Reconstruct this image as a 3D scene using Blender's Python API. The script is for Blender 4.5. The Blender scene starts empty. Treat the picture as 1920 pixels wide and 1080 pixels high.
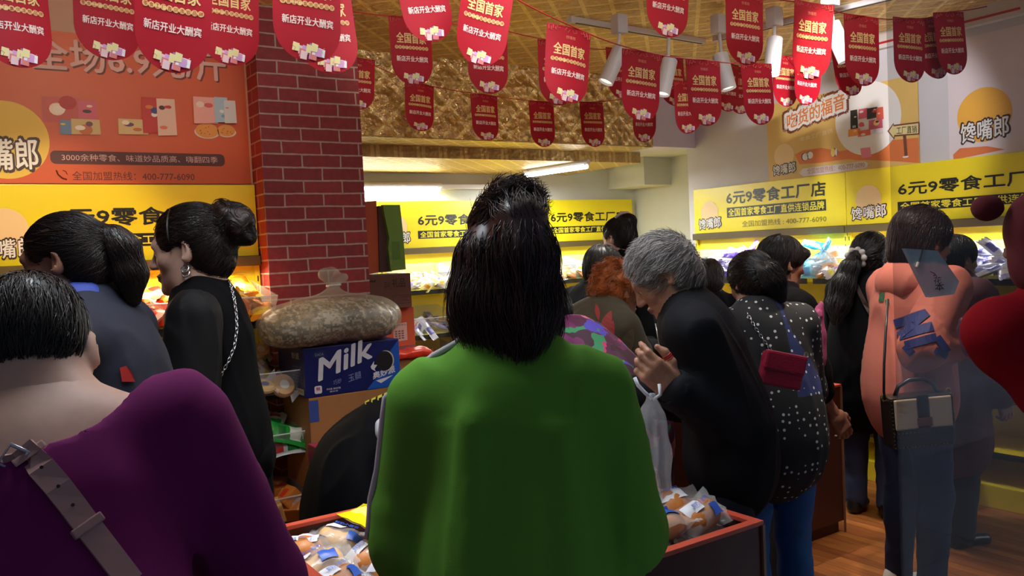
import bpy, bmesh, math, random
import numpy as np
from mathutils import Vector, Matrix, Euler
PI = math.pi
scn = bpy.context.scene
COL = scn.collection
rnd = random.Random(7)

# ------------------------------------------------------------------ camera
CAM = Vector((0, 0, 1.5)); FPX = 1579.4
YAW, PIT, ROL = 0.58753, -0.045884, -0.047639
_f = Vector((math.sin(YAW)*math.cos(PIT), math.cos(YAW)*math.cos(PIT), math.sin(PIT)))
_r = Vector((math.cos(YAW), -math.sin(YAW), 0)); _u = _r.cross(_f)
R_ = _r*math.cos(ROL) + _u*math.sin(ROL); U_ = -_r*math.sin(ROL) + _u*math.cos(ROL)
cd = bpy.data.cameras.new('camera'); cam = bpy.data.objects.new('camera', cd); COL.objects.link(cam)
m = Matrix.Identity(4)
for i in range(3):
    m[i][0] = R_[i]; m[i][1] = U_[i]; m[i][2] = -_f[i]; m[i][3] = CAM[i]
cam.matrix_world = m
cd.sensor_width = 36; cd.lens = FPX*36/1920; cd.clip_start = 0.05
scn.camera = cam

def ray(px, py): return R_*((px-960)/FPX) - U_*((py-540)/FPX) + _f
def atd(px, py, d): return CAM + ray(px, py)*d                      # point at a real depth d
def on(px, py, ax, v):                                               # point on the plane axis = v
    r = ray(px, py); return CAM + r*((v-CAM[ax])/r[ax])

# ------------------------------------------------------------------ light and exposure
scn.view_settings.view_transform = 'Standard'; scn.view_settings.look = 'None'
scn.view_settings.gamma = 1; scn.view_settings.use_curve_mapping = False
scn.view_settings.exposure = 0.0
w = bpy.data.worlds.new('street_daylight'); scn.world = w; w.use_nodes = True
w.node_tree.nodes['Background'].inputs[0].default_value = (0.62, 0.74, 1.0, 1)
w.node_tree.nodes['Background'].inputs[1].default_value = 0.13

def lamp(name, kind, loc, power, color=(1, 1, 1), aim=None, **kw):
    l = bpy.data.lights.new(name, kind); l.energy = power; l.color = color
    for k, v in kw.items(): setattr(l, k, v)
    o = bpy.data.objects.new(name, l); COL.objects.link(o); o.location = loc
    if aim is not None: o.rotation_euler = (Vector(aim)-Vector(loc)).to_track_quat('-Z', 'Y').to_euler()
    return o

# ------------------------------------------------------------------ materials
def lin(c):
    return tuple(((x/255)/12.92 if x/255 <= .04045 else ((x/255+.055)/1.055)**2.4) for x in c)
MATS = {}
def mat(name, rgb, rough=.6, metal=0., spec=.5, emit=0., alpha=1., trans=0., noise=0., nscale=40., bump=0., bscale=120., sheen=0., stretch=None, coat=0.):
    if name in MATS: return MATS[name]
    M = bpy.data.materials.new(name); M.use_nodes = True; MATS[name] = M
    nt = M.node_tree; b = nt.nodes['Principled BSDF']; c = lin(rgb)
    b.inputs['Base Color'].default_value = (*c, 1); b.inputs['Roughness'].default_value = rough
    b.inputs['Metallic'].default_value = metal; b.inputs['Specular IOR Level'].default_value = spec
    b.inputs['Alpha'].default_value = alpha; b.inputs['Transmission Weight'].default_value = trans
    b.inputs['Sheen Weight'].default_value = sheen; b.inputs['Coat Weight'].default_value = coat
    M.diffuse_color = (*c, 1)
    if emit:
        b.inputs['Emission Color'].default_value = (*c, 1); b.inputs['Emission Strength'].default_value = emit
    if noise or bump:
        tc = nt.nodes.new('ShaderNodeTexCoord'); mp = nt.nodes.new('ShaderNodeMapping')
        nt.links.new(tc.outputs['Object'], mp.inputs[0])
        if stretch: mp.inputs['Scale'].default_value = stretch
    if noise:
        n = nt.nodes.new('ShaderNodeTexNoise'); n.inputs['Scale'].default_value = nscale; n.inputs['Detail'].default_value = 5
        nt.links.new(mp.outputs[0], n.inputs['Vector'])
        mx = nt.nodes.new('ShaderNodeMix'); mx.data_type = 'RGBA'
        mx.inputs['A'].default_value = (*[x*(1-noise) for x in c], 1)
        mx.inputs['B'].default_value = (*[min(1, x*(1+noise)) for x in c], 1)
        nt.links.new(n.outputs[0], mx.inputs['Factor']); nt.links.new(mx.outputs['Result'], b.inputs['Base Color'])
    if bump:
        n = nt.nodes.new('ShaderNodeTexNoise'); n.inputs['Scale'].default_value = bscale; n.inputs['Detail'].default_value = 4
        nt.links.new(mp.outputs[0], n.inputs['Vector'])
        bp = nt.nodes.new('ShaderNodeBump'); bp.inputs['Strength'].default_value = bump; bp.inputs['Distance'].default_value = .01
        nt.links.new(n.outputs[0], bp.inputs['Height']); nt.links.new(bp.outputs[0], b.inputs['Normal'])
    return M
def film(name, rgb, mixf=.25, rough=.15):            # thin clear plastic: mostly see-through with a glossy skin
    if name in MATS: return MATS[name]
    M = bpy.data.materials.new(name); M.use_nodes = True; MATS[name] = M; nt = M.node_tree
    b = nt.nodes['Principled BSDF']; b.inputs['Base Color'].default_value = (*lin(rgb), 1); b.inputs['Roughness'].default_value = rough
    b.inputs['Specular IOR Level'].default_value = 1.0
    t = nt.nodes.new('ShaderNodeBsdfTransparent'); mx = nt.nodes.new('ShaderNodeMixShader')
    t.inputs[0].default_value = (.97, .97, .97, 1)
    mx.inputs[0].default_value = mixf
    nt.links.new(t.outputs[0], mx.inputs[1]); nt.links.new(b.outputs[0], mx.inputs[2])
    nt.links.new(mx.outputs[0], nt.nodes['Material Output'].inputs[0]); M.diffuse_color = (*lin(rgb), .3)
    return M

# ------------------------------------------------------------------ objects
def link(o, parent=None):
    COL.objects.link(o)
    if parent is not None: o.parent = parent
    return o
def tag(o, label=None, cat=None, group=None, kind=None):
    if label: o['label'] = label
    if cat: o['category'] = cat
    if group: o['group'] = group
    if kind: o['kind'] = kind
    return o
def empty(name, loc, label, cat, rz=0, group=None, rot=None):
    o = bpy.data.objects.new(name, None); o.empty_display_size = .05; COL.objects.link(o); o.location = loc
    o.rotation_euler = rot if rot else (0, 0, rz)
    return tag(o, label, cat, group)
def mesh_np(name, V, Fq, mats, mi=None, smooth=True):
    """V (n,3), Fq: array (m,k) of polygons with the same corner count, or a list of lists"""
    me = bpy.data.meshes.new(name); V = np.asarray(V, np.float32)
    if isinstance(Fq, np.ndarray):
        k = Fq.shape[1]; n = len(Fq)
        me.vertices.add(len(V)); me.vertices.foreach_set('co', V.ravel())
        me.loops.add(n*k); me.loops.foreach_set('vertex_index', Fq.ravel().astype(np.int32))
        me.polygons.add(n); me.polygons.foreach_set('loop_start', np.arange(0, n*k, k, dtype=np.int32))
        me.update(calc_edges=True)
    else:
        me.from_pydata([tuple(v) for v in V.tolist()], [], [list(map(int, f)) for f in Fq]); me.update()
    for M in (mats if isinstance(mats, (list, tuple)) else [mats]): me.materials.append(M)
    if mi is not None: me.polygons.foreach_set('material_index', np.asarray(mi, np.int32))
    me.polygons.foreach_set('use_smooth', np.full(len(me.polygons), smooth, bool))
    return me
def obj(name, me, parent=None, loc=None):
    o = bpy.data.objects.new(name, me); link(o, parent)
    if loc is not None: o.location = loc
    return o
def dup(root, loc=None, rot=None, scale=None, label=None, group=None):
    r = root.copy(); COL.objects.link(r)
    if loc is not None: r.location = loc
    if rot is not None: r.rotation_euler = rot
    if scale is not None: r.scale = scale
    if label: r['label'] = label
    if group: r['group'] = group
    for ch in list(root.children):
        c = ch.copy(); COL.objects.link(c); c.parent = r
        for g in ch.children:
            d = g.copy(); COL.objects.link(d); d.parent = c
    return r

class MB:
    """collects shapes, then links them as ONE mesh object"""
    def __init__(s): s.V = []; s.F = []; s.I = []; s.mats = []
    def _mi(s, M):
        if M not in s.mats: s.mats.append(M)
        return s.mats.index(M)
    def add(s, V, F, M, xf=None):
        b = len(s.V); V = [Vector(v) for v in V]
        if xf is not None: V = [xf @ v for v in V]
        s.V += [tuple(v) for v in V]; i = s._mi(M)
        for f in F: s.F.append([b+k for k in f]); s.I.append(i)
        return s
    def box(s, lo, hi, M, bev=0., xf=None):
        x0, y0, z0 = lo; x1, y1, z1 = hi
        if bev <= 0:
            V = [(x, y, z) for z in (z0, z1) for y in (y0, y1) for x in (x0, x1)]
            F = [(0, 2, 3, 1), (4, 5, 7, 6), (0, 1, 5, 4), (2, 6, 7, 3), (0, 4, 6, 2), (1, 3, 7, 5)]
            return s.add(V, F, M, xf)
        bm = bmesh.new(); bmesh.ops.create_cube(bm, size=1)
        bmesh.ops.scale(bm, vec=(x1-x0, y1-y0, z1-z0), verts=bm.verts)
        bmesh.ops.translate(bm, vec=((x0+x1)/2, (y0+y1)/2, (z0+z1)/2), verts=bm.verts)
        bmesh.ops.bevel(bm, geom=bm.edges[:], offset=bev, segments=2, affect='EDGES', profile=.6)
        return s.bm(bm, M, xf)
    def bm(s, bm, M, xf=None):
        bm.verts.index_update(); V = [v.co.copy() for v in bm.verts]; F = [[v.index for v in f.verts] for f in bm.faces]; bm.free()
        return s.add(V, F, M, xf)
    def tube(s, pts, r, M, n=8, caps=True, xf=None):
        pts = [Vector(p) for p in pts]; rs = r if isinstance(r, (list, tuple)) else [r]*len(pts)
        V = []; F = []; up = Vector((0, 0, 1)); prev = None
        for i, p in enumerate(pts):
            t = (pts[min(i+1, len(pts)-1)] - pts[max(i-1, 0)]).normalized()
            if prev is None:
                a = t.cross(up if abs(t.dot(up)) < .9 else Vector((1, 0, 0))).normalized()
            else:
                a = (prev - t*prev.dot(t)); a = a.normalized() if a.length > 1e-6 else t.orthogonal().normalized()
            prev = a; b = t.cross(a)
            for k in range(n):
                an = 2*PI*k/n; V.append(p + (a*math.cos(an)+b*math.sin(an))*rs[i])
        for i in range(len(pts)-1):
            for k in range(n): F.append((i*n+k, i*n+(k+1) % n, (i+1)*n+(k+1) % n, (i+1)*n+k))
        if caps: F.append(tuple(range(n))[::-1]); F.append(tuple(range((len(pts)-1)*n, len(pts)*n)))
        return s.add(V, F, M, xf)
    def poly(s, pts, M, thick=0., xf=None):
        """flat polygon in the local XZ plane (x right, z up), front faces -y; thickness goes to +y"""
        n = len(pts); V = [(x, 0, z) for x, z in pts]
        area = sum(pts[i][0]*pts[(i+1) % n][1]-pts[(i+1) % n][0]*pts[i][1] for i in range(n))
        if area < 0: V = V[::-1]
        F = [tuple(range(n))]
        if thick:
            V2 = [(x, thick, z) for x, _, z in V]; V = V+V2
            F.append(tuple(range(n, 2*n))[::-1]); F += [((i+1) % n, i, n+i, n+(i+1) % n) for i in range(n)]
        return s.add(V, F, M, xf)
    def mesh(s, name, smooth=False):
        return mesh_np(name, np.array(s.V or [(0, 0, 0)]), s.F, s.mats, s.I, smooth)
    def build(s, name, parent=None, loc=None, smooth=False):
        return obj(name, s.mesh(name, smooth), parent, loc)
def disc(cx, cz, r, n=28, rz=None, a0=0., a1=2*PI):
    return [(cx+r*math.cos(a0+(a1-a0)*i/n), cz+(rz or r)*math.sin(a0+(a1-a0)*i/n)) for i in range(n)]
def rrect(x0, z0, x1, z1, r, n=5):
    P = []
    for cx, cz, a in ((x1-r, z1-r, 0), (x0+r, z1-r, PI/2), (x0+r, z0+r, PI), (x1-r, z0+r, 1.5*PI)):
        P += [(cx+r*math.cos(a+PI/2*i/n), cz+r*math.sin(a+PI/2*i/n)) for i in range(n+1)]
    return P

# ------------------------------------------------------------------ lettering
_TX = {}
def text_geo(s, bold=0., extrude=0.):
    k = (s, bold, extrude)
    if k not in _TX:
        c = bpy.data.curves.new('lettering', 'FONT'); c.body = s; c.size = 1; c.offset = bold; c.extrude = extrude; c.resolution_u = 2
        o = bpy.data.objects.new('lettering', c); COL.objects.link(o)
        me = bpy.data.meshes.new_from_object(o.evaluated_get(bpy.context.evaluated_depsgraph_get()))
        V = [v.co.copy() for v in me.vertices]; F = [tuple(p.vertices) for p in me.polygons]
        bpy.data.objects.remove(o); bpy.data.curves.remove(c); bpy.data.meshes.remove(me)
        _TX[k] = (V, F)
    return _TX[k]
def put_text(mb, s, x0, z0, x1, z1, M, bold=0., y=-.001, shear=0., rise=0., xf=None, keep=False):
    """fits the text into the rectangle of the local XZ plane; bold thickens the strokes"""
    if bold:
        q = bold*(z1-z0)*1.1; dirs = [(1, 0), (-1, 0), (0, 1), (0, -1)] if bold < .03 else [(math.cos(a*PI/4), math.sin(a*PI/4)) for a in range(8)]
        for i, (dx, dz) in enumerate(dirs): put_text(mb, s, x0+dx*q, z0+dz*q, x1+dx*q, z1+dz*q, M, 0., y-.00002*i, shear, rise, xf, keep)
        return
    V, F = text_geo(s, 0.)
    if not V: return
    ax, bx = min(v.x for v in V), max(v.x for v in V); az, bz = min(v.y for v in V), max(v.y for v in V)
    sx = (x1-x0)/(bx-ax); sz = (z1-z0)/(bz-az)
    if keep: sx = min(sx, sz)
    W = []
    for v in V:
        u = (v.x-ax)*sx; q = (v.y-az)*sz
        W.append((x0+u+shear*q, y, z0+q+rise*u))
    mb.add(W, F, M, xf)

# ------------------------------------------------------------------ signed distance bodies
def _rot(rx, ry, rz): return np.array(Euler((rx, ry, rz)).to_matrix(), np.float32)
def noise3(P, seed=0, f=1., n=6, stretch=(1, 1, 1)):
    g = np.random.RandomState(seed); out = np.zeros(len(P), np.float32)
    for i in range(n):
        k = g.normal(size=3); k = k/np.linalg.norm(k)*np.array(stretch)*f*(.6+.9*g.rand())
        q = P@k.astype(np.float32)+g.rand()*6.28
        out += np.sin(q+1.3*np.sin(q*.37+i))/n
    return out*1.6
class SDF:
    def __init__(s, xf=None): s.ops = []; s.post = []; s.xf = xf if xf is not None else np.eye(4); s.lo = np.full(3, 9.); s.hi = np.full(3, -9.)
    def _p(s, p): return (s.xf[:3, :3]@np.asarray(p, float)+s.xf[:3, 3]).astype(np.float32)
    def _add(s, fn, lo, hi, k, op):
        s.ops.append((fn, lo, hi, k, op))
        if op == 'u': s.lo = np.minimum(s.lo, lo); s.hi = np.maximum(s.hi, hi)
        return s
    def cap(s, a, b, ra, rb=None, k=.02, op='u', flat=1., lat=(1, 0, 0)):
        """round cone a->b; flat < 1 squashes it across the direction square to lat and the axis"""
        rb = ra if rb is None else rb; a = s._p(a); b = s._p(b); R = max(ra, rb)
        lo = np.minimum(a, b)-R; hi = np.maximum(a, b)+R
        ax = b-a; L = max(float(np.linalg.norm(ax)), 1e-5); ax = ax/L
        if flat != 1.:
            l = s.xf[:3, :3]@np.asarray(lat, float); l = l-ax*(l@ax); l = l/np.linalg.norm(l); d = np.cross(ax, l).astype(np.float32)
        def fn(P):
            q = P-a; h = q@ax; t = np.clip(h/L, 0, 1)
            if flat == 1.:
                return np.linalg.norm(q-np.outer(t*L, ax), axis=1)-(ra+(rb-ra)*t)
            w = q-np.outer(t*L, ax); v = w@d; w = w+np.outer(v*(1/flat-1), d)
            return (np.linalg.norm(w, axis=1)-(ra+(rb-ra)*t))*(.5+.5*flat)
        return s._add(fn, lo, hi, k, op)
    def ell(s, c, r, k=.02, op='u', rot=(0, 0, 0)):
        Rm = (s.xf[:3, :3]@_rot(*rot)).astype(np.float32); c = s._p(c); r = np.asarray(r, np.float32)
        e = np.abs(Rm)@r if rot == (0, 0, 0) or True else r
        def fn(P):
            q = (P-c)@Rm; k0 = np.linalg.norm(q/r, axis=1)+1e-6; k1 = np.linalg.norm(q/(r*r), axis=1)+1e-6
            return k0*(k0-1)/k1
        return s._add(fn, c-e, c+e, k, op)
    def rbox(s, c, h, r, k=.01, op='u', rot=(0, 0, 0)):
        Rm = (s.xf[:3, :3]@_rot(*rot)).astype(np.float32); c = s._p(c); h = np.asarray(h, np.float32)
        e = np.abs(Rm)@h
        def fn(P):
            q = np.abs((P-c)@Rm)-(h-r)
            return np.linalg.norm(np.maximum(q, 0), axis=1)+np.minimum(q.max(1), 0)-r
        return s._add(fn, c-e, c+e, k, op)
    def chain(s, pts, rs, k=.02, op='u', **kw):
        for i in range(len(pts)-1): s.cap(pts[i], pts[i+1], rs[i], rs[i+1], k, op, **kw)
        return s
    def cut(s, p, n):                                  # keep the side n points away from
        p = s._p(p); n = s.xf[:3, :3]@np.asarray(n, float); n = (n/np.linalg.norm(n)).astype(np.float32)
        s.post.append(lambda P, D: np.maximum(D, (P-p)@n)); return s
    def disp(s, fn): s.post.append(lambda P, D: D+fn(P)); return s
    def grid(s, h, pad=.02):
        lo = s.lo-pad; n = np.ceil((s.hi+pad-lo)/h).astype(int)+1
        D = np.full(n, .2, np.float32); ax = [(lo[i]+h*np.arange(n[i])).astype(np.float32) for i in range(3)]
        mg = max(3*h, .03)
        for fn, a, b, k, op in s.ops:
            i0 = np.maximum(np.floor((a-k-mg-lo)/h).astype(int), 0); i1 = np.minimum(np.ceil((b+k+mg-lo)/h).astype(int)+1, n)
            if (i1 <= i0).any(): continue
            sl = tuple(slice(i0[j], i1[j]) for j in range(3))
            G = np.stack(np.meshgrid(*[ax[j][sl[j]] for j in range(3)], indexing='ij'), -1).reshape(-1, 3)
            d = fn(G).reshape(D[sl].shape).astype(np.float32); o = D[sl]
            if op == 'u':
                q = np.maximum(k-np.abs(o-d), 0)/max(k, 1e-5); D[sl] = np.minimum(o, d)-q*q*k*.25
            else:
                d = -d; q = np.maximum(k-np.abs(o-d), 0)/max(k, 1e-5); D[sl] = np.maximum(o, d)+q*q*k*.25
        if s.post:
            near = np.abs(D) < .06; G = np.stack(np.meshgrid(*ax, indexing='ij'), -1)[near]; d = D[near]
            for f in s.post: d = f(G, d)
            D[near] = d
            # big inside pieces beyond a cut
            far = (~near) & (D < 0)
            if far.any():
                G = np.stack(np.meshgrid(*ax, indexing='ij'), -1)[far]; D[far] = np.maximum.reduce([f(G, D[far]) for f in s.post])
        D[0], D[-1] = np.maximum(D[0], h), np.maximum(D[-1], h)
        D[:, 0], D[:, -1] = np.maximum(D[:, 0], h), np.maximum(D[:, -1], h)
        D[:, :, 0], D[:, :, -1] = np.maximum(D[:, :, 0], h), np.maximum(D[:, :, -1], h)
        return D, lo, h
    def mesh(s, h, pad=.02):
        return nets(*s.grid(h, pad))
def nets(D, lo, h):
    S = D < 0; nx, ny, nz = D.shape
    c = np.zeros((nx-1, ny-1, nz-1), np.int8)
    for i in (0, 1):
        for j in (0, 1):
            for k in (0, 1): c += S[i:nx-1+i, j:ny-1+j, k:nz-1+k]
    act = (c > 0) & (c < 8); I = np.argwhere(act); idx = np.full(act.shape, -1, np.int32); idx[act] = np.arange(len(I))
    P = np.zeros((len(I), 3), np.float32); N = np.zeros(len(I), np.float32)
    cor = [(i, j, k) for i in (0, 1) for j in (0, 1) for k in (0, 1)]
    val = {q: D[I[:, 0]+q[0], I[:, 1]+q[1], I[:, 2]+q[2]] for q in cor}
    for a in cor:
        for d in range(3):
            if a[d]: continue
            b = list(a); b[d] = 1; b = tuple(b); va, vb = val[a], val[b]; x = (va < 0) != (vb < 0)
            t = np.where(x, va/np.where(x, va-vb, 1), 0)
            q = np.tile(np.array(a, np.float32), (len(I), 1)); q[:, d] += t
            P[x] += q[x]; N[x] += 1
    V = (I+P/np.maximum(N, 1)[:, None])*h+lo
    Q = []
    for d in range(3):
        sl0 = [slice(None)]*3; sl1 = [slice(None)]*3; sl0[d] = slice(0, -1); sl1[d] = slice(1, None)
        e = S[tuple(sl0)] != S[tuple(sl1)]; o1, o2 = (d+1) % 3, (d+2) % 3
        E = np.argwhere(e); ok = (E[:, o1] > 0) & (E[:, o2] > 0) & (E[:, o1] < D.shape[o1]-1) & (E[:, o2] < D.shape[o2]-1); E = E[ok]
        inside = S[E[:, 0], E[:, 1], E[:, 2]]
        def cell(a, b):
            C = E.copy(); C[:, o1] += a; C[:, o2] += b; return idx[C[:, 0], C[:, 1], C[:, 2]]
        q = np.stack([cell(-1, -1), cell(0, -1), cell(0, 0), cell(-1, 0)], 1)
        q[~inside] = q[~inside][:, ::-1]; Q.append(q)
    Q = np.concatenate(Q); Q = Q[(Q >= 0).all(1)]
    return V.astype(np.float32), Q.astype(np.int32)
def smooth_np(V, Q, it=1, lam=.5):
    for _ in range(it):
        A = np.zeros_like(V); n = np.zeros(len(V), np.float32)
        for a, b in ((0, 1), (1, 2), (2, 3), (3, 0)):
            np.add.at(A, Q[:, a], V[Q[:, b]]); np.add.at(A, Q[:, b], V[Q[:, a]])
            np.add.at(n, Q[:, a], 1); np.add.at(n, Q[:, b], 1)
        V = V+lam*(A/np.maximum(n, 1)[:, None]-V)
    return V
def tri_sample(D, lo, h, P):
    q = (P-lo)/h; n = np.array(D.shape)-2; i = np.clip(np.floor(q).astype(int), 0, n); t = np.clip(q-i, 0, 1); out = 0
    for a in (0, 1):
        for b in (0, 1):
            for c in (0, 1):
                wgt = (t[:, 0] if a else 1-t[:, 0])*(t[:, 1] if b else 1-t[:, 1])*(t[:, 2] if c else 1-t[:, 2])
                out = out+wgt*D[i[:, 0]+a, i[:, 1]+b, i[:, 2]+c]
    return out
def strands(D, lo, h, seeds, flow, steps=10, step=.012, lift=.002, rad=.0009, seed=1, flick=0.):
    """hair strands laid along a flow over the surface D = 0; returns thin three-sided tubes"""
    g = np.random.RandomState(seed); P = seeds.astype(np.float32); n = len(P); path = [P.copy()]
    off = (lift*(.2+1.3*g.rand(n))).astype(np.float32); jit = g.normal(size=(n, 3)).astype(np.float32)*.18
    L = step*(.55+.8*g.rand(n))[:, None].astype(np.float32)
    for st in range(steps):
        F = flow(P)+jit; F = F/(np.linalg.norm(F, axis=1, keepdims=True)+1e-6); P = P+F*L
        e = 1.5*h; G = np.stack([tri_sample(D, lo, h, P+np.eye(3, dtype=np.float32)[a]*e)-tri_sample(D, lo, h, P-np.eye(3, dtype=np.float32)[a]*e) for a in range(3)], 1)
        G = G/(np.linalg.norm(G, axis=1, keepdims=True)+1e-6); d = tri_sample(D, lo, h, P)
        d = np.where(np.abs(d) > .04, 0, d)
        P = P-G*(d-off-flick*(st/steps)**2*off)[:, None]; path.append(P.copy())
    path = np.stack(path, 1); m = path.shape[1]
    T = np.gradient(path, axis=1); T /= (np.linalg.norm(T, axis=2, keepdims=True)+1e-6)
    A = np.cross(T, np.array([.3, .5, .81])); A /= (np.linalg.norm(A, axis=2, keepdims=True)+1e-6); B = np.cross(T, A)
    r = rad*(1-.75*(np.linspace(0, 1, m)**3))[None, :, None]*(.7+.6*g.rand(n))[:, None, None]
    V = np.stack([path+r*(math.cos(a)*A+math.sin(a)*B) for a in (0, 2.094, 4.189)], 2).reshape(-1, 3)
    base = (np.arange(n)[:, None]*m+np.arange(m-1)[None, :]).reshape(-1)*3
    Q = np.concatenate([np.stack([base+k, base+(k+1) % 3, base+3+(k+1) % 3, base+3+k], 1) for k in range(3)])
    return V.astype(np.float32), Q.astype(np.int32)
def merge(*VQ):
    V = []; Q = []; b = 0
    for v, q in VQ: V.append(v); Q.append(q+b); b += len(v)
    return np.concatenate(V), np.concatenate(Q)
# ------------------------------------------------------------------ people
HFWD = math.degrees(YAW)
def vdir(a, side=0.): return Vector((math.sin(side), math.sin(a)*math.cos(side), math.cos(a)*math.cos(side)))
def folds(P, a, seed, fs, st):
    """cloth folds: soft waves with sharper creases"""
    n = noise3(P, seed, fs, 6, st); w = P+.02*n[:, None]; r = noise3(w, seed+5, fs*1.5, 6, st)
    return (a*.8*n-a*1.1*(np.clip(1-np.abs(r)*1.8, 0, 1)**2-.25)+a*.3*noise3(P, seed+9, fs*3., 5, st)).astype(np.float32)
class Person:
    """a figure standing at its root; joints are in the root's frame, facing +y"""
    def __init__(s, px, py, d, face, label, lean=5, side=0, pitch=5, hyaw=0, hroll=0, sh=.172, girth=1., arms=None, group=None, knees=0, skin='skin', nk=0., hs=1., H=None, squat=0, drop=.045):
        s.drop = drop; s.handk = 1.14 if skin == 'old' else 1.; s.face = face; b = math.radians(HFWD+face); head = atd(px, py, d); s.girth = girth
        s.s = 1.; s.pose(lean, side, pitch, hyaw, hroll, sh, arms or {}, nk, hs, squat)
        s.s = head.z/s.hc.z if H is None else H/1.6
        s.pose(lean, side, pitch, hyaw, hroll, sh, arms or {}, nk, hs, squat)
        rz = -b; hx = Matrix.Rotation(rz, 3, 'Z') @ s.hc
        s.H = 1.6*s.s; s.loc = Vector((head.x-hx.x, head.y-hx.y, 0)); s.skin = skin
        s.Mi = (Matrix.Translation(s.loc) @ Matrix.Rotation(rz, 4, 'Z')).inverted(); s.pose(lean, side, pitch, hyaw, hroll, sh, arms or {}, nk, hs, squat)
        s.root = empty('person', s.loc, label, 'person', rz, group)
        s.body()
    def pose(s, lean, side, pitch, hyaw, hroll, sh, arms, nk, hs, squat):
        k = s.s; L = math.radians(lean); S = math.radians(side)
        s.p0 = Vector((0, -.14*math.sin(L)*k, (.88-squat)*k)); s.lean = L
        s.p1 = s.p0+vdir(.45*L, S*.5)*.16*k; s.p2 = s.p1+vdir(.8*L, S)*.16*k; s.p3 = s.p2+vdir(L, S)*.13*k
        hp = math.radians(pitch); nd = vdir((L*.8+hp)*.5, S*.6)
        s.hc = s.p3+nd*(.15+nk)*k+Vector((0, math.cos(hp)*.018, -math.sin(hp)*.018))*k
        s.hs = k*hs
        Rm = Matrix.Rotation(-math.radians(hyaw), 4, 'Z') @ Matrix.Rotation(-hp, 4, 'X') @ Matrix.Rotation(math.radians(hroll), 4, 'Y')
        s.HM = Matrix.Translation(s.hc) @ Rm @ Matrix.Scale(1, 4)
        s.HN = np.array(s.HM)
        up = vdir(L, S); lat = Vector((math.cos(S), 0, -math.sin(S))); s.lat = lat; s.up = up
        s.shc = s.p3-up*s.drop*k; s.J = {}
        for q, sg in (('L', -1), ('R', 1)):
            a = arms.get(q, dict()); u = a.get('u', (sg*.18, .05, -1)); f = a.get('f', (sg*.05, .25, -1)); fw = a.get('fwd', 0.)
            S0 = s.shc+lat*sg*sh*k+Vector((0, fw, 0))*k
            e = S0+Vector(u).normalized()*.285*k*a.get('ul', 1); w_ = e+Vector(f).normalized()*.235*k*a.get('fl', 1)
            s.J[q] = (S0, e, w_, Vector(a.get('h', f)).normalized(), Vector(a.get('pn', (-sg, 0, 0))).normalized(), a.get('curl', (.35, .45, .5, .6)), a.get('thumb', None))
            if a.get('ep') is not None and hasattr(s, 'Mi'):
                e = s.Mi @ atd(*a['ep']); w_ = s.Mi @ atd(*a['wp']); s.J[q] = (S0, e, w_, (s.Mi @ atd(*a['hp'])-w_).normalized() if 'hp' in a else (w_-e).normalized(), *s.J[q][4:])
            hz = .05*squat*k
            if squat > .1:
                hip = Vector((sg*.09*k, s.p0.y, s.p0.z-.04*k)); kn = Vector((sg*.14*k, s.p0.y+.36*k, max(.42, .45)*k)); an = Vector((sg*.11*k, s.p0.y+.1*k, .06*k))
            else:
                hip = Vector((sg*.088*k, s.p0.y, .84*k)); kn = Vector((sg*.092*k, s.p0.y*.4+.02*k, .45*k)); an = Vector((sg*.09*k, -.02*k, .07*k))
            s.J['leg'+q] = (hip, kn, an)
    def torso(s, S, t=0., loose=0., low=0.):
        k = s.s; g = s.girth
        S.cap(s.p0-vdir(0)*(.02+low)*k, s.p0+vdir(0)*.04*k, (.158*g)*k+t+loose, .150*g*k+t+loose, .03, flat=.74)
        S.cap(s.p0, s.p1, .146*g*k+t+loose, .128*g*k+t+loose*.8, .05, flat=.74)
        S.cap(s.p1, s.p2, .128*g*k+t+loose*.8, .145*g*k+t+loose*.4, .05, flat=.74)
        S.cap(s.p2, s.shc-s.up*.03*k, .145*g*k+t, .125*g*k+t, .05, flat=.66)
        a, b = s.J['L'][0], s.J['R'][0]
        S.cap(a*.93+b*.07, s.shc, .052*k+t, .075*k+t, .05); S.cap(b*.93+a*.07, s.shc, .052*k+t, .075*k+t, .05)
        S.cap(s.shc*.5+a*.5, s.p3+s.up*.035*k, .04*k+t*.6, .046*k+t*.5, .06); S.cap(s.shc*.5+b*.5, s.p3+s.up*.035*k, .04*k+t*.6, .046*k+t*.5, .06)
    def arm(s, S, q, t=0., loose=0., frac=1.):
        k = s.s; S0, e, w_ = s.J[q][:3]; w2 = e+(w_-e)*(frac-.5)*2 if frac > .5 else None
        if frac > .5:
            S.cap(S0, e, .052*k+t+loose*.6, .039*k+t+loose, .035); S.cap(e, w2, .039*k+t+loose, .028*k+t+loose*.7, .025)
        else: S.cap(S0, S0+(e-S0)*frac*2, .052*k+t+loose*.6, .045*k+t+loose, .035)
    def legs(s, S, t=0., loose=0., frac=1.):
        k = s.s
        for q in 'LR':
            h, n, a = s.J['leg'+q]
            S.cap(h, n, .083*s.girth*k+t+loose*.4, .054*k+t+loose*.7, .03); a2 = n+(a-n)*frac
            S.cap(n, a2, .052*k+t+loose*.7, .038*k+t+loose, .02)
            S.ell(n*.68+a*.32+Vector((0, -.014*k, 0)), (.05*k+t, .052*k+t, .11*k), .03)
        S.ell(s.p0+Vector((0, -.06*k, -.05*k)), (.14*s.girth*k+t, .085*k+t, .1*k+t), .04)
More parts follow.
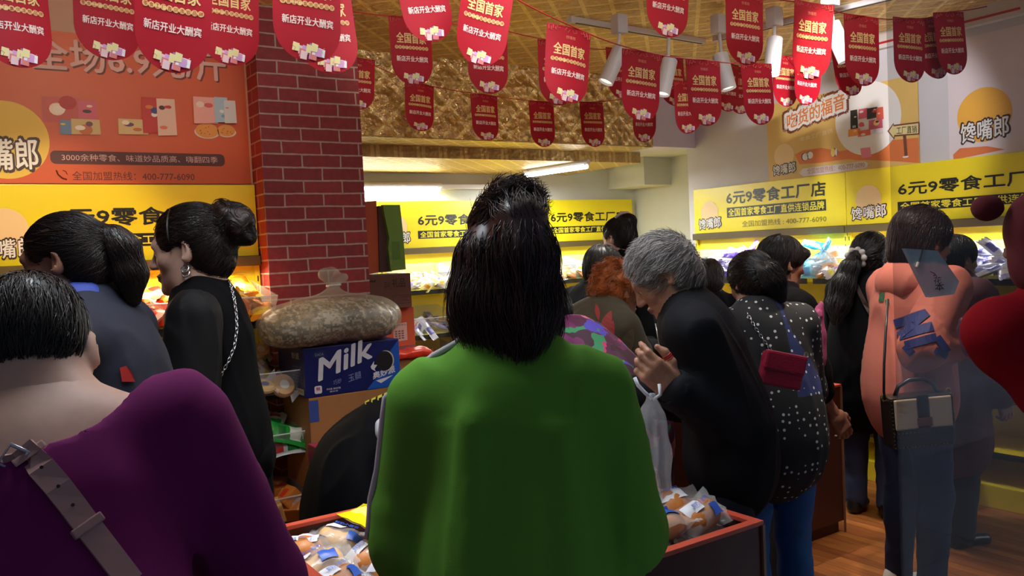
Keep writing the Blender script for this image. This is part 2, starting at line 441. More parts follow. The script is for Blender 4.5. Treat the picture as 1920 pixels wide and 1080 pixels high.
    def headsdf(s, S, ears=True):
        X = s.HN; k = s.hs; P = lambda *c: tuple((X[:3, :3]@(np.array(c)*k))+X[:3, 3])
        old = S.xf; S.xf = X.copy(); r = lambda *v: tuple(x*k for x in v)
        S.ell(r(0, -.012, .03), r(.074, .095, .083), .02); S.ell(r(0, .03, -.03), r(.060, .060, .080), .04*k)
        S.ell(r(0, .045, -.085), r(.036, .040, .03), .035*k)
        for g in (-1, 1):
            S.ell(r(g*.040, .052, -.024), r(.022, .024, .02), .025*k)
            S.ell(r(g*.045, .01, -.075), r(.018, .03, .03), .03*k)
        S.cap(r(-.032, .080, .020), r(.032, .080, .020), .011*k, k=.03*k)
        for g in (-1, 1):
            S.ell(r(g*.031, .098, .0), r(.016, .014, .010), .016*k, 's')
            S.ell(r(g*.031, .076, .001), r(.014, .012, .010), .004*k)
        S.cap(r(0, .086, .012), r(0, .108, -.030), .007*k, .012*k, .012*k)
        for g in (-1, 1): S.ell(r(g*.011, .100, -.034), r(.008, .010, .007), .008*k)
        S.ell(r(0, .091, -.060), r(.023, .012, .006), .006*k); S.ell(r(0, .090, -.071), r(.019, .012, .007), .006*k)
        S.ell(r(0, .082, -.102), r(.018, .014, .014), .02*k)
        if ears:
            for g in (-1, 1):
                S.ell(r(g*.082, -.014, -.006), r(.010, .020, .032), .008*k, rot=(.15, 0, g*-.55))
                S.ell(r(g*.088, -.006, -.003), r(.006, .010, .019), .006*k, 's', rot=(.15, 0, g*-.35))
        S.cap(r(0, -.018, -.055), r(0, -.018, -.06), .054*k, k=.03)
        S.xf = old
        nb = s.p3-s.up*.03*s.s
        S.cap(Vector(P(0, -.018, -.06)), nb, .052*k, .062*k, .04*k)
    def hand(s, q):
        S0, e, w_, f, pn, curl, th = s.J[q]; k = s.s; k *= s.handk; S = SDF(); lat = f.cross(pn).normalized(); pn = lat.cross(f).normalized()
        sg = -1 if q == 'L' else 1; tl = lat*(-sg if lat.x*sg > 0 else sg)    # thumb towards the body midline
        if th is not None: tl = lat*(1 if Vector(th).dot(lat) > 0 else -1)
        M = Matrix((tl, pn, f)).transposed(); Rz = np.array(M); X = np.eye(4); X[:3, :3] = Rz; X[:3, 3] = w_
        S.xf = X; S.cap((0, 0, -.03*k), (0, 0, .02*k), .027*k, .026*k, .02, flat=.8)
        S.rbox((0, 0, .05*k), (.039*k, .014*k, .047*k), .013*k, .02)
        for i, (x, L, z) in enumerate(((.029, .072, .090), (.0098, .080, .096), (-.0098, .075, .092), (-.029, .058, .084))):
            c = curl[i]; p = Vector((x*k, 0, z*k)); a = 0.; pts = [p]
            for j, fr in enumerate((.45, .32, .25)):
                a += c*(.8, 1.1, .8)[j]; p = p+Vector((x*.12, math.sin(a), math.cos(a))).normalized()*L*fr*k; pts.append(p)
            S.chain(pts, [.0092*k, .0085*k, .0078*k, .0066*k], .006)
        s.thumb = getattr(s, 'thumb', {}); s.thumb[q] = [w_+M @ (Vector(v)*k) for v in ((.026, .004, .018), (.048, .016, .048), (.055, .026, .078), (.052, .034, .100))]
        S.chain([Vector((.026, .004, .018))*k, Vector((.048, .016, .048))*k, Vector((.055, .026, .078))*k, Vector((.052, .034, .100))*k], [.0145*k, .0115*k, .0100*k, .0080*k], .012)
        return S
    def body(s):
        k = s.s; S = SDF(); s.torso(S, -.006)
        for q in 'LR': s.arm(S, q, -.004)
        s.legs(S, -.004)
        for q in 'LR':
            a = s.J['leg'+q][2]; S.cap(a, a+Vector((0, -.02, -.03))*k, .036*k, .033*k, .02); S.cap(a+Vector((0, -.03, -.04))*k, a+Vector((.0, .13, -.048))*k, .026*k, .022*k, .03)
        A = S.mesh(.013)
        Hd = SDF(); s.headsdf(Hd); a, b = s.J['L'][0], s.J['R'][0]
        for e in (a, b): Hd.cap(s.shc*.5+e*.5, s.p3+s.up*.03*k, .036*k, .044*k, .06)
        Hd.cap(s.shc*.7+a*.3, s.shc*.7+b*.3, .068*k, k=.05); B = Hd.mesh(.0052); B = (smooth_np(*B, 1, .4), B[1])
        Hs = [s.hand(q).mesh(.0036) for q in 'LR']
        V, Q = merge(A, B, *Hs)
        c = V[Q].mean(1); Xi = np.linalg.inv(s.HN); l = (c@Xi[:3, :3].T+Xi[:3, 3])/s.hs
        mi = (((l[:, 0]/.023)**2+((l[:, 2]+.0655)/.0105)**2 < 1) & (l[:, 1] > .085)).astype(np.int32)
        s.bodyobj = obj('body', mesh_np('body', V, Q, [SK[s.skin], SK['lip']], mi), s.root)
    # --- things worn
    def face(s, brow='brow'): pass
    def addface(s, brow='hair_black'):
        for g in (-1, 1):
            V, Q = SDF(s.HN).ell((g*.0305*s.hs, .0775*s.hs, .001*s.hs), (.0125*s.hs, .0125*s.hs, .0085*s.hs), .001).mesh(.0025, .006)
            c = V[Q].mean(1); Xi = np.linalg.inv(s.HN); l = (c@Xi[:3, :3].T+Xi[:3, 3])/s.hs
            mi = ((l[:, 0]-g*.0305)**2+(l[:, 2]-.0)**2 < .0062**2).astype(np.int32)
            obj('eye', mesh_np('eye', V, Q, [mat('eye_white', (205, 198, 190), .3), mat('iris', (25, 17, 14), .2)], mi), s.root)
            P = SDF(s.HN); P.chain([tuple(np.array(p)*s.hs) for p in ((g*.014, .0905, .019), (g*.030, .0880, .0245), (g*.047, .0740, .0185))], [.0035*s.hs, .0035*s.hs, .002*s.hs], .002)
            V, Q = P.mesh(.0024, .006); obj('eyebrow', mesh_np('eyebrow', V, Q, HAIRM[brow]), s.root)
    def cloth(s, name, M, S, h=.0095, fold=.006, fs=22., seed=1, st=(1, 1, .45), label=None, mi=None, sm=1):
        if fold: S.disp(lambda P: folds(P, fold, seed, fs, st))
        V, Q = S.mesh(h); V = smooth_np(V, Q, sm, .5)
        idx = mi(V[Q].mean(1)) if mi else None
        o = obj(name, mesh_np(name, V, Q, M if isinstance(M, list) else [M], idx), s.root)
        if label: o['label'] = label
        return o
    def top(s, name, M, t=.012, loose=.012, hem=.10, sleeve=.95, sl=.012, fold=.006, extra=None, **kw):
        S = SDF(); s.torso(S, t, loose, hem)
        for q in 'LR':
            if sleeve > 0: s.arm(S, q, t, sl, sleeve)
        if extra: extra(S)
        X = s.HN; c = s.p3+s.up*.045*s.s+Vector((0, .006, 0))
        n = (s.up+Vector((0, math.sin(s.lean)*.0, 0)))
        S.ell(c+Vector((0, .02, .01)), (kw.pop('nr', .066)*s.s,)*3, .01, 's')
        return s.cloth(name, M, S, fold=fold, **kw)
    def pants(s, name, M, t=.010, loose=.012, frac=.97, fold=.004, **kw):
        S = SDF(); k = s.s
        S.cap(s.p0-Vector((0, 0, .03*k)), s.p0+Vector((0, 0, .03*k)), .152*s.girth*k+t, .140*k+t, .03, flat=.74); s.legs(S, t, loose, frac)
        return s.cloth(name, M, S, h=.011, fold=fold, st=(.6, .6, 1.6), **kw)
    def shoes(s, M, sole=None):
        k = s.s
        for q in 'LR':
            a = s.J['leg'+q][2]; S = SDF()
            S.cap(a+Vector((0, -.02, .0))*k, a+Vector((0, -.02, -.03))*k, .043*k, .040*k, .02); S.cap(a+Vector((0, -.035, -.035))*k, a+Vector((0, .135, -.042))*k, .034*k, .03*k, .03)
            S.cut((0, 0, .004), (0, 0, -1)); V, Q = S.mesh(.008)
            z = V[Q].mean(1)[:, 2]; obj('shoe', mesh_np('shoe', V, Q, [M, sole or M], (z < .022).astype(np.int32)), s.root)
    def hair(s, M, build, flow, n=900, steps=10, step=.014, lift=.003, rad=.0010, seed=1, keep=None, name='hair', flick=0., h=.006, hl=None):
        S = SDF(s.HN); k = s.hs; build(S, lambda *v: tuple(x*k for x in v), k)
        D, lo, h = S.grid(h, .03); V, Q = nets(D, lo, h); V = smooth_np(V, Q, 1, .4)
        Xi = np.linalg.inv(s.HN); g = np.random.RandomState(seed); sd = V[g.randint(0, len(V), n)]
        l = (sd@Xi[:3, :3].T+Xi[:3, 3])/k
        if keep is not None: sd = sd[keep(l)]
        Rm = s.HN[:3, :3]
        fl = lambda P: (flow((P@Xi[:3, :3].T+Xi[:3, 3])/k)@Rm.T).astype(np.float32)
        A = strands(D, lo, h, sd, fl, steps, step*k, lift*k, rad, seed, flick)
        nb = len(Q); V2, Q2 = merge((V, Q), A); mi = np.zeros(len(Q2), np.int32)
        if hl: mi[nb:] = 1 if False else np.repeat((g.rand(len(sd)) < .35).astype(np.int32)[None, :].repeat(3, 0)[:, :, None].repeat(steps, 2).reshape(-1), 1)[:len(Q2)-nb]
        return obj(name, mesh_np(name, V2, Q2, [M, hl or M], mi), s.root)
    def H2L(s, *c): return Vector(tuple(s.HN[:3, :3]@(np.array(c)*s.hs)+s.HN[:3, 3]))
SK = {'skin': mat('skin', (176, 128, 104), .5, noise=.12, nscale=60), 'fair': mat('skin_fair', (206, 164, 144), .5, noise=.10, nscale=50),
      'old': mat('skin_old', (170, 122, 98), .5, noise=.25, nscale=90, bump=.12, bscale=160), 'lip': mat('lip', (150, 78, 74), .4),
      'tan': mat('skin_tan', (150, 104, 82), .5, noise=.12, nscale=60)}
HAIRM = {'hair_black': mat('hair_black', (24, 20, 20), .38, spec=.6), 'hair_brown': mat('hair_brown', (46, 30, 24), .38, spec=.6),
         'hair_gray': mat('hair_gray', (156, 150, 148), .5, spec=.5), 'hair_orange': mat('hair_orange', (176, 92, 38), .45), 'hair_darkgray': mat('hair_darkgray', (84, 80, 80), .5),
         'hair_chestnut': mat('hair_chestnut', (62, 34, 28), .36, spec=.6)}
def cap_base(S, r, k, th=.012, face=True, low=-.02, ears=True):
    """close skull cap of hair with the face and ears cut free"""
    S.ell(r(0, -.014, .032), (.076*k+th, .096*k+th, .084*k+th), .01)
    S.ell(r(0, -.045, -.015+low*.3), (.066*k+th, .062*k+th, .07*k+th), .03)
    if face:
        S.ell(r(0, .105, -.035), r(.070, .070, .105), .012, 's')
    if ears:
        for g in (-1, 1): S.ell(r(g*.09, .012, -.03), r(.03, .034, .055), .012, 's')
def toward(p, q, w=1.): return (np.array(q, np.float32)-p)*w
# ------------------------------------------------------------------ room surfaces
def node_mat(name, rgb):
    M = bpy.data.materials.new(name); M.use_nodes = True; nt = M.node_tree; b = nt.nodes['Principled BSDF']
    b.inputs['Base Color'].default_value = (*lin(rgb), 1); M.diffuse_color = (*lin(rgb), 1)
    tc = nt.nodes.new('ShaderNodeTexCoord'); mp = nt.nodes.new('ShaderNodeMapping'); nt.links.new(tc.outputs['Object'], mp.inputs[0])
    return M, nt, b, mp
def bump_to(nt, b, sock, strength, dist):
    bp = nt.nodes.new('ShaderNodeBump'); bp.inputs['Strength'].default_value = strength; bp.inputs['Distance'].default_value = dist
    nt.links.new(sock, bp.inputs['Height']); nt.links.new(bp.outputs[0], b.inputs['Normal'])
# wooden planks along y
M_WOOD, nt, b, mp = node_mat('wood_planks', (120, 68, 32)); mp.inputs['Rotation'].default_value = (0, 0, PI/2)
br = nt.nodes.new('ShaderNodeTexBrick'); br.inputs['Scale'].default_value = 1; br.inputs['Brick Width'].default_value = 1.2; br.inputs['Row Height'].default_value = .06
br.inputs['Mortar Size'].default_value = .0012; br.inputs['Color1'].default_value = (*lin((166, 100, 48)), 1); br.inputs['Color2'].default_value = (*lin((118, 62, 30)), 1); br.inputs['Mortar'].default_value = (*lin((50, 26, 14)), 1)
nt.links.new(mp.outputs[0], br.inputs['Vector'])
wn = nt.nodes.new('ShaderNodeTexNoise'); wn.inputs['Scale'].default_value = 6; wn.inputs['Detail'].default_value = 8
mp2 = nt.nodes.new('ShaderNodeMapping'); mp2.inputs['Scale'].default_value = (12, .8, 1); nt.links.new(mp.inputs[0].links[0].from_socket, mp2.inputs[0]); nt.links.new(mp2.outputs[0], wn.inputs['Vector'])
mx = nt.nodes.new('ShaderNodeMix'); mx.data_type = 'RGBA'; mx.blend_type = 'OVERLAY'; mx.inputs['Factor'].default_value = .55
nt.links.new(br.outputs['Color'], mx.inputs['A']); nt.links.new(wn.outputs['Fac'], mx.inputs['B']); nt.links.new(mx.outputs['Result'], b.inputs['Base Color']); b.inputs['Roughness'].default_value = .38
# stone tiles of the pavement
M_TILE, nt, b, mp = node_mat('stone_tiles', (112, 118, 132))
br = nt.nodes.new('ShaderNodeTexBrick'); br.inputs['Scale'].default_value = 1; br.inputs['Brick Width'].default_value = .8; br.inputs['Row Height'].default_value = .5; br.offset = 0
br.inputs['Mortar Size'].default_value = .006; br.inputs['Color1'].default_value = (*lin((150, 156, 172)), 1); br.inputs['Color2'].default_value = (*lin((126, 132, 150)), 1); br.inputs['Mortar'].default_value = (*lin((60, 62, 70)), 1)
nt.links.new(mp.outputs[0], br.inputs['Vector']); nt.links.new(br.outputs['Color'], b.inputs['Base Color']); b.inputs['Roughness'].default_value = .35
# brick-pattern wallpaper
M_BRICK, nt, b, mp = node_mat('red_brick', (120, 40, 44))
sp = nt.nodes.new('ShaderNodeSeparateXYZ'); cb = nt.nodes.new('ShaderNodeCombineXYZ'); nt.links.new(mp.outputs[0], sp.inputs[0])
ad = nt.nodes.new('ShaderNodeMath'); ad.operation = 'ADD'; nt.links.new(sp.outputs[0], ad.inputs[0]); nt.links.new(sp.outputs[1], ad.inputs[1])
nt.links.new(ad.outputs[0], cb.inputs[0]); nt.links.new(sp.outputs[2], cb.inputs[1])
br = nt.nodes.new('ShaderNodeTexBrick'); br.inputs['Scale'].default_value = 1; br.inputs['Brick Width'].default_value = .205; br.inputs['Row Height'].default_value = .0655; br.inputs['Mortar Size'].default_value = .0045; br.inputs['Mortar Smooth'].default_value = .25
br.inputs['Color1'].default_value = (*lin((158, 50, 54)), 1); br.inputs['Color2'].default_value = (*lin((136, 42, 48)), 1); br.inputs['Mortar'].default_value = (*lin((182, 160, 150)), 1)
nw = nt.nodes.new('ShaderNodeTexNoise'); nw.inputs['Scale'].default_value = 9; nt.links.new(cb.outputs[0], nw.inputs['Vector'])
va = nt.nodes.new('ShaderNodeVectorMath'); va.operation = 'MULTIPLY_ADD'; va.inputs[1].default_value = (.008, .008, 0); nt.links.new(nw.outputs['Color'], va.inputs[0]); nt.links.new(cb.outputs[0], va.inputs[2])
nt.links.new(va.outputs[0], br.inputs['Vector'])
nn = nt.nodes.new('ShaderNodeTexNoise'); nn.inputs['Scale'].default_value = 35; nn.inputs['Detail'].default_value = 6; nt.links.new(mp.outputs[0], nn.inputs['Vector'])
mx = nt.nodes.new('ShaderNodeMix'); mx.data_type = 'RGBA'; mx.blend_type = 'OVERLAY'; mx.inputs['Factor'].default_value = .35
nt.links.new(br.outputs['Color'], mx.inputs['A']); nt.links.new(nn.outputs['Fac'], mx.inputs['B']); nt.links.new(mx.outputs['Result'], b.inputs['Base Color']); b.inputs['Roughness'].default_value = .6
bump_to(nt, b, br.outputs['Fac'], -.3, .004)
# crumpled, embossed gold foil paper
def gold(name, rgb, diamond, scale=1., rough=.28, metal=.85, bd=.016, crum=1.):
    M, nt, b, mp = node_mat(name, rgb); b.inputs['Metallic'].default_value = metal; b.inputs['Roughness'].default_value = rough
    sp = nt.nodes.new('ShaderNodeSeparateXYZ'); nt.links.new(mp.outputs[0], sp.inputs[0])
    def mth(op, a, bb=None, c=None):
        n = nt.nodes.new('ShaderNodeMath'); n.operation = op
        for i, q in enumerate((a, bb, c)):
            if q is None: continue
            if isinstance(q, (int, float)): n.inputs[i].default_value = q
            else: nt.links.new(q, n.inputs[i])
        return n.outputs[0]
    u = sp.outputs[0]; v = sp.outputs[2] if diamond == 'v' else sp.outputs[1]
    p = .34*scale
    s1 = mth('PINGPONG', mth('ADD', u, v), p/2); s2 = mth('PINGPONG', mth('SUBTRACT', u, v), p/2)
    l1 = mth('SMOOTH_MIN', s1, s2, .01)
    band = mth('LESS_THAN', l1, p*.075); edge = mth('LESS_THAN', mth('ABSOLUTE', mth('SUBTRACT', l1, p*.075)), p*.012)
    pyr = mth('MULTIPLY', l1, 6.)
    nz = nt.nodes.new('ShaderNodeTexNoise'); nz.inputs['Scale'].default_value = 26/scale; nz.inputs['Detail'].default_value = 6; nt.links.new(mp.outputs[0], nz.inputs['Vector'])
    vo = nt.nodes.new('ShaderNodeTexVoronoi'); vo.inputs['Scale'].default_value = 16/scale; nt.links.new(mp.outputs[0], vo.inputs['Vector'])
    h = mth('ADD', mth('MULTIPLY', nz.outputs['Fac'], .5*crum), mth('MULTIPLY', vo.outputs['Distance'], .55*crum))
    h = mth('ADD', h, mth('MULTIPLY', band, .35)); h = mth('ADD', h, mth('MULTIPLY', edge, .3)); h = mth('ADD', h, pyr)
    bump_to(nt, b, h, .85, bd)
    # printed tone: darker lozenges between lighter bands
    c = lin(rgb); mx = nt.nodes.new('ShaderNodeMix'); mx.data_type = 'RGBA'
    mx.inputs['A'].default_value = (c[0]*.66, c[1]*.58, c[2]*.5, 1); mx.inputs['B'].default_value = (min(1, c[0]*1.25), min(1, c[1]*1.25), min(1, c[2]*1.3), 1)
    fac = mth('ADD', mth('MULTIPLY', band, .6), mth('MULTIPLY', mth('SUBTRACT', nz.outputs['Fac'], .3), .9)); 
    cl = nt.nodes.new('ShaderNodeClamp'); nt.links.new(fac, cl.inputs[0]); nt.links.new(cl.outputs[0], mx.inputs['Factor']); nt.links.new(mx.outputs['Result'], b.inputs['Base Color'])
    return M
M_GOLDC = gold('gold_foil_ceiling', (244, 208, 126), 'h', .62, .38, .5, .022, 1.3)
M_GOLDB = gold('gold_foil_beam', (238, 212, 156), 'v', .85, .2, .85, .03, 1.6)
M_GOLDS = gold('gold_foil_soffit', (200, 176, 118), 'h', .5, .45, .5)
M_WALL = mat('white_plaster', (206, 202, 204), .8, noise=.06, nscale=5, bump=.05, bscale=30)
M_ALC = mat('pale_plaster', (206, 206, 194), .8, noise=.08, nscale=4, bump=.05, bscale=30)
M_BEIGE = mat('beige_wall', (196, 160, 140), .8, noise=.06, nscale=8)
def slab(name, lo, hi, M, xf=None): return tag(MB().box(lo, hi, M).build(name), kind='structure')
YW, XR, YB, XA, ZC = 4.30, 5.00, 6.12, 5.55, 2.75
slab('floor', (-3.1, 1.3, -.06), (5.65, 6.3, 0), M_WOOD)
slab('floor_pavement', (-9, -12, -.08), (16, 1.3, -.004), M_TILE)
slab('wall_left', (-3.1, YW, 0), (1.42, YW+.1, ZC), M_BEIGE)
slab('wall_side', (-3.1, 1.3, 0), (-3.0, YW, ZC), M_BEIGE)
slab('wall_alcove_left', (1.36, YW+.1, 0), (1.46, YB, ZC), M_ALC)
slab('wall_back', (1.36, YB, 0), (XA+.1, YB+.1, ZC), M_ALC)
slab('wall_alcove_right', (XA, 4.86, 0), (XA+.1, YB, ZC), M_ALC)
slab('wall_right', (XR, .9, 0), (XR+.1, 4.775, ZC), M_WALL)
slab('wall_right_return', (XR, 4.775, 0), (XA+.1, 4.87, ZC), M_WALL)
slab('ceiling', (-3.1, 1.3, ZC), (XR+.1, 4.775, ZC+.08), M_GOLDC)
slab('trim_1', (XR-.05, 1.3, ZC-.10), (XR, 4.775, ZC), mat('white_trim', (214, 206, 200), .6))
slab('trim_2', (1.30, YW-.012, 0), (1.372, YW, ZC), mat('beige_trim', (206, 150, 120), .7))
# red line stuck along the crown
slab('trim_3', (XR-.054, 2.3, ZC-.075), (XR-.05, 3.2, ZC-.062), mat('red_tape', (190, 30, 34), .5))
# the beam, gold papered, its plain right end, and the alcove ceiling behind it
slab('beam', (1.42, 4.775, 2.235), (4.54, 5.12, ZC), M_GOLDB)
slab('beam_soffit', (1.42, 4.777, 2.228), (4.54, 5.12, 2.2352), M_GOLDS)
slab('beam_plain_end', (4.54, 4.78, 2.235), (XR, 5.12, ZC), M_WALL)
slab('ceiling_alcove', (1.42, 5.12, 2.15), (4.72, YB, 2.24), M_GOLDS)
slab('ceiling_alcove_right', (4.72, 5.0, 2.27), (XA, YB, 2.34), M_ALC)
slab('trim_4', (5.22, 5.62, 2.02), (XA, YB, 2.27), M_ALC)
# brick-papered column
slab('column', (1.31, 4.12, 0), (1.842, 4.62, ZC), M_BRICK)
# storefront lintel above the open front
slab('lintel', (-3.1, 1.12, 2.62), (XR+.1, 1.30, 3.0), M_BEIGE)
# ------------------------------------------------------------------ lamps of the room
M_TUBE = mat('tube_glow', (235, 245, 255), .4, emit=14)
M_METW = mat('white_metal', (212, 206, 204), .45)
M_DARK = mat('black_plastic', (20, 19, 20), .5)
def tube(name, a, b, label):
    a, b = Vector(a), Vector(b); d = (b-a).normalized(); e = empty(name, (a+b)/2, label, 'lamp', 0, None); o = e.location
    MB().tube([a-o, b-o], .016, M_TUBE, 12).build('tube', e, smooth=True)
    up = Vector((0, 0, 1)); m_ = MB(); m_.tube([a-o+up*.035-d*.02, b-o+up*.035+d*.02], .02, M_METW, 8); m_.build('fixture', e)
    for p in (a, b):
        MB().tube([p-o-d*.012+up*.03, p-o-d*.012-up*.014], .014, M_METW, 8).build('socket', e)
    l = lamp(name+'_light', 'AREA', (a+b)/2-up*.03, 0, (.9, .97, 1.0), (a+b)/2-up, shape='RECTANGLE', size=(b-a).length, size_y=.05)
    x = d; l.rotation_euler = Matrix((x, Vector((0, 0, 1)).cross(x), Vector((0, 0, 1)))).transposed().to_euler()
    return l
ta = on(676, 355, 1, YB-.06); tb = on(824, 354, 1, YB-.06)
t1 = tube('tube_lamp', (1.62+.1, YB-.06, ta.z), (tb.x, YB-.06, ta.z), 'glowing white tube lamp on the back wall beside the brick column'); t1.data.energy = 30
t2 = tube('tube_lamp', (4.0, 5.72, 2.10), (4.08, 5.02, 2.10), 'glowing white tube lamp slanting under the alcove ceiling right of the green-topped woman'); t2.data.energy = 36
b_ = MB(); b_.box((2.6, YB-.04, 2.02), (4.1, YB, 2.06), M_METW).build('conduit'); tag(bpy.data.objects['conduit'], 'thin white conduit along the top of the back wall', 'conduit')
# spotlight tracks
def track(a, b, label):
    a = Vector(a); b = Vector(b); d = (b-a).normalized(); sd = Vector((-d.y, d.x, 0)); e = empty('light_track', a, label, 'light track'); L = (b-a).length
    xf = Matrix((d, sd, Vector((0, 0, 1)))).transposed().to_4x4()
    MB().box((0, -.018, -.03), (L, .018, 0), M_METW, .003, xf).build('rail', e); MB().box((.02, -.006, -.032), (L-.02, .006, -.0295), M_DARK, 0, xf).build('slot', e)
    MB().box((-.03, -.02, -.033), (.0, .02, 0), M_METW, .003, xf).build('end_feed', e)
    return a, d
track((2.92, 3.66, ZC), (4.0, 3.72, ZC), 'white spotlight track on the gold ceiling, left of the two in the middle')
track((4.02, 3.62, ZC), (4.28, 2.35, ZC), 'white spotlight track on the gold ceiling running to the right edge')
def spot(ptop, pbot, dep, label, power, spread=50, lit=False, r=.042, col=(1, .95, .86)):
    A = atd(*ptop, dep); B = atd(*pbot, dep-.02); d = (B-A).normalized()
    L = .2; B = A+d*L; e = empty('spotlight', (A.x, A.y, ZC-.03), label, 'spotlight', 0, 'track spotlights'); o = e.location
    q = Vector((0, 0, 1)).rotation_difference(-d).to_matrix().to_4x4(); q.translation = A-o
    m_ = MB(); n = 28
    prof = [(r*.86, -.006), (r*.95, 0), (r, -.004), (r, -L), (r*.9, -L), (r*.86, -L+.02), (0.001, -L+.03)]
    V = []; F = []
    for (rr, z) in prof:
        for k in range(n): V.append((rr*math.cos(2*PI*k/n), rr*math.sin(2*PI*k/n), z))
    for i in range(len(prof)-1):
        for k in range(n): F.append((i*n+k, (i+1)*n+k, (i+1)*n+(k+1) % n, i*n+(k+1) % n))
    m_.add(V, F, M_METW, q).build('head', e, smooth=False)
    m2 = MB(); m2.add([(r*.86*math.cos(2*PI*k/n), r*.86*math.sin(2*PI*k/n), -.005) for k in range(n)], [tuple(range(n))], M_DARK, q)
    for i in range(5):
        for j in range(9):
            a = 2*PI*j/9; rr = r*.15*(i+.5); m2.box((rr*math.cos(a)-.0016, rr*math.sin(a)-.0016, -.005), (rr*math.cos(a)+.0016, rr*math.sin(a)+.0016, -.003), M_METW, 0, q)
    m2.build('grille', e)
    m3 = MB(); m3.add([(r*.84*math.cos(2*PI*k/n), r*.84*math.sin(2*PI*k/n), -L+.012) for k in range(n)], [tuple(range(n))[::-1]], mat('lit_lens' if lit else 'spot_lens', (255, 250, 240), .4, emit=40 if lit else 1.2), q).build('lens', e)
    sd = d.orthogonal().normalized(); top = Vector((0, 0, 0)); c = A+d*.05-o
    m4 = MB(); m4.box((-.035, -.03, -.10), (.035, .03, 0), M_METW, .004); m4.tube([(0, 0, -.09), c*.5+Vector((0, 0, -.05)), c], .009, M_METW, 8); m4.build('yoke', e)
    if power:
        l = lamp('spotlight_beam', 'SPOT', B+d*.01, power, col, B+d, spot_size=math.radians(spread), spot_blend=.6, shadow_soft_size=.03); 
    return e
spot((1163, 92), (1132, 162), 4.5, 'white cylinder spotlight tilted left, first on the track from the left', 60)
spot((1256, 112), (1243, 170), 4.55, 'white cylinder spotlight with its perforated back showing, second on the track from the left', 60)
spot((1350, 102), (1366, 166), 4.6, 'white cylinder spotlight with a red string across it', 60)
spot((1453, 72), (1447, 140), 4.5, 'white spotlight with its glowing lens facing the street', 70, lit=True)
spot((1558, 45), (1590, 118), 4.15, 'white cylinder spotlight tilted right between two red pennants', 60)
# unseen lamps in the front ceiling; the wall washers are added to brighten walls
for i, (x, y, tx, ty, tz, p, c) in enumerate(((.2, 3.0, .4, 4.3, 1.3, 110, (1, .80, .55)), (1.1, 3.1, .9, 4.0, 1.0, 26, (1, .82, .6)), (.9, 2.3, .98, 1.95, .7, 95, (1, .93, .84)), (2.2, 2.6, 1.55, 1.75, .7, 14, (1, .95, .88)), (2.72, 1.78, 3.02, 2.25, 0, 130, (1, .86, .7)), (3.1, 2.2, 5.0, 3.3, 2.0, 240, (.95, .95, 1.0)), (1.6, 2.4, 2.6, 4.7, 2.75, 34, (1, .88, .68)), (.5, 2.5, .6, 4.3, 2.2, 45, (1, .78, .55)))):
    e = empty('unseen_ceiling_lamp', (x, y, ZC), 'round unseen ceiling lamp for the front bins and for added wall light', 'downlight', 0, 'front downlights')
    MB().tube([(0, 0, 0), (0, 0, -.05)], .05, M_METW, 20).build('housing', e)
    MB().tube([(0, 0, -.05), (0, 0, -.052)], .04, mat('lamp_glow', (255, 250, 240), emit=12), 20).build('lens', e)
    lamp('unseen_lamp_beam', 'SPOT', (x, y, ZC-.06), p, c, (tx, ty, tz), spot_size=math.radians(34 if ty < 2 else 48), spot_blend=.5, shadow_soft_size=.04)

# flood lamp added inside the lintel to light pennants and walls, and two panels in the front ceiling: all above the frame
e = empty('added_flood_lamp', (2.0, 1.315, 2.60), 'unseen flood lamp added inside the storefront lintel to brighten pennants and walls', 'lamp')
MB().box((-1.6, -.012, -.03), (1.6, .02, .03), M_METW, .004).build('housing', e); MB().box((-1.58, .0205, -.022), (1.58, .022, .022), mat('lamp_glow', (255, 250, 240), emit=12)).build('lens', e)
lamp('added_flood_light', 'AREA', (2.0, 1.345, 2.60), 5, (1, .93, .86), (2.6, 4.0, 2.6), shape='RECTANGLE', size=3.1, size_y=.05, spread=math.radians(95))
for i, (x, y, p_) in enumerate(((.35, 1.95, 8), (1.5, 2.05, 7.5), (3.1, 2.5, 1.5))):
    e = empty('ceiling_panel', (x, y, ZC), ('square white ceiling panel lamp over the woman in purple', 'square white ceiling panel lamp over the front bin', 'square white ceiling panel lamp over the far bin')[i]+', out of the picture', 'panel lamp')
    MB().box((-.3, -.3, -.03), (.3, .3, 0), M_METW, .004).build('frame', e); MB().box((-.28, -.28, -.032), (.28, .28, -.0305), mat('panel_glow', (235, 245, 255), emit=4)).build('diffuser', e)
    lamp('panel_light', 'AREA', (x, y, ZC-.04), p_, (.88, .94, 1.0), None, size=.55, spread=math.radians(120))

# glass pane of the storefront at the right, and an unseen lamp added to brighten the pavement it mirrors
M_GLASS = film('shop_glass', (30, 36, 38), .20, .015)
slab('window_1', (2.09, 1.296, .02), (XR-.02, 1.304, 2.60), M_GLASS)
slab('trim_5', (2.08, 1.285, 0), (XR, 1.315, .02), mat('steel_channel', (120, 122, 126), .35, metal=.8))
e = empty('pavement_fill_lamp', (8.2, -3.4, 0), 'unseen lamp on a post outside, added to brighten the mirrored pavement', 'added lamp')
MB().tube([(0, 0, 0), (0, 0, 4.4)], [.07, .045], mat('lamp_post', (60, 64, 66), .5), 12).build('post', e, smooth=True); MB().box((-.3, -.12, 4.4), (.3, .12, 4.48), mat('lamp_post', (60, 64, 66), .5), .02).build('lamp_head', e); MB().box((-.26, -.10, 4.39), (.26, .10, 4.4), mat('lamp_glow', (255, 250, 240), emit=12)).build('lens', e)
lamp('pavement_fill_light', 'SPOT', (8.2, -3.4, 4.35), 2600, (.82, .9, 1.0), (7.4, -1.6, 0), spot_size=math.radians(95), spot_blend=.7, shadow_soft_size=.2)
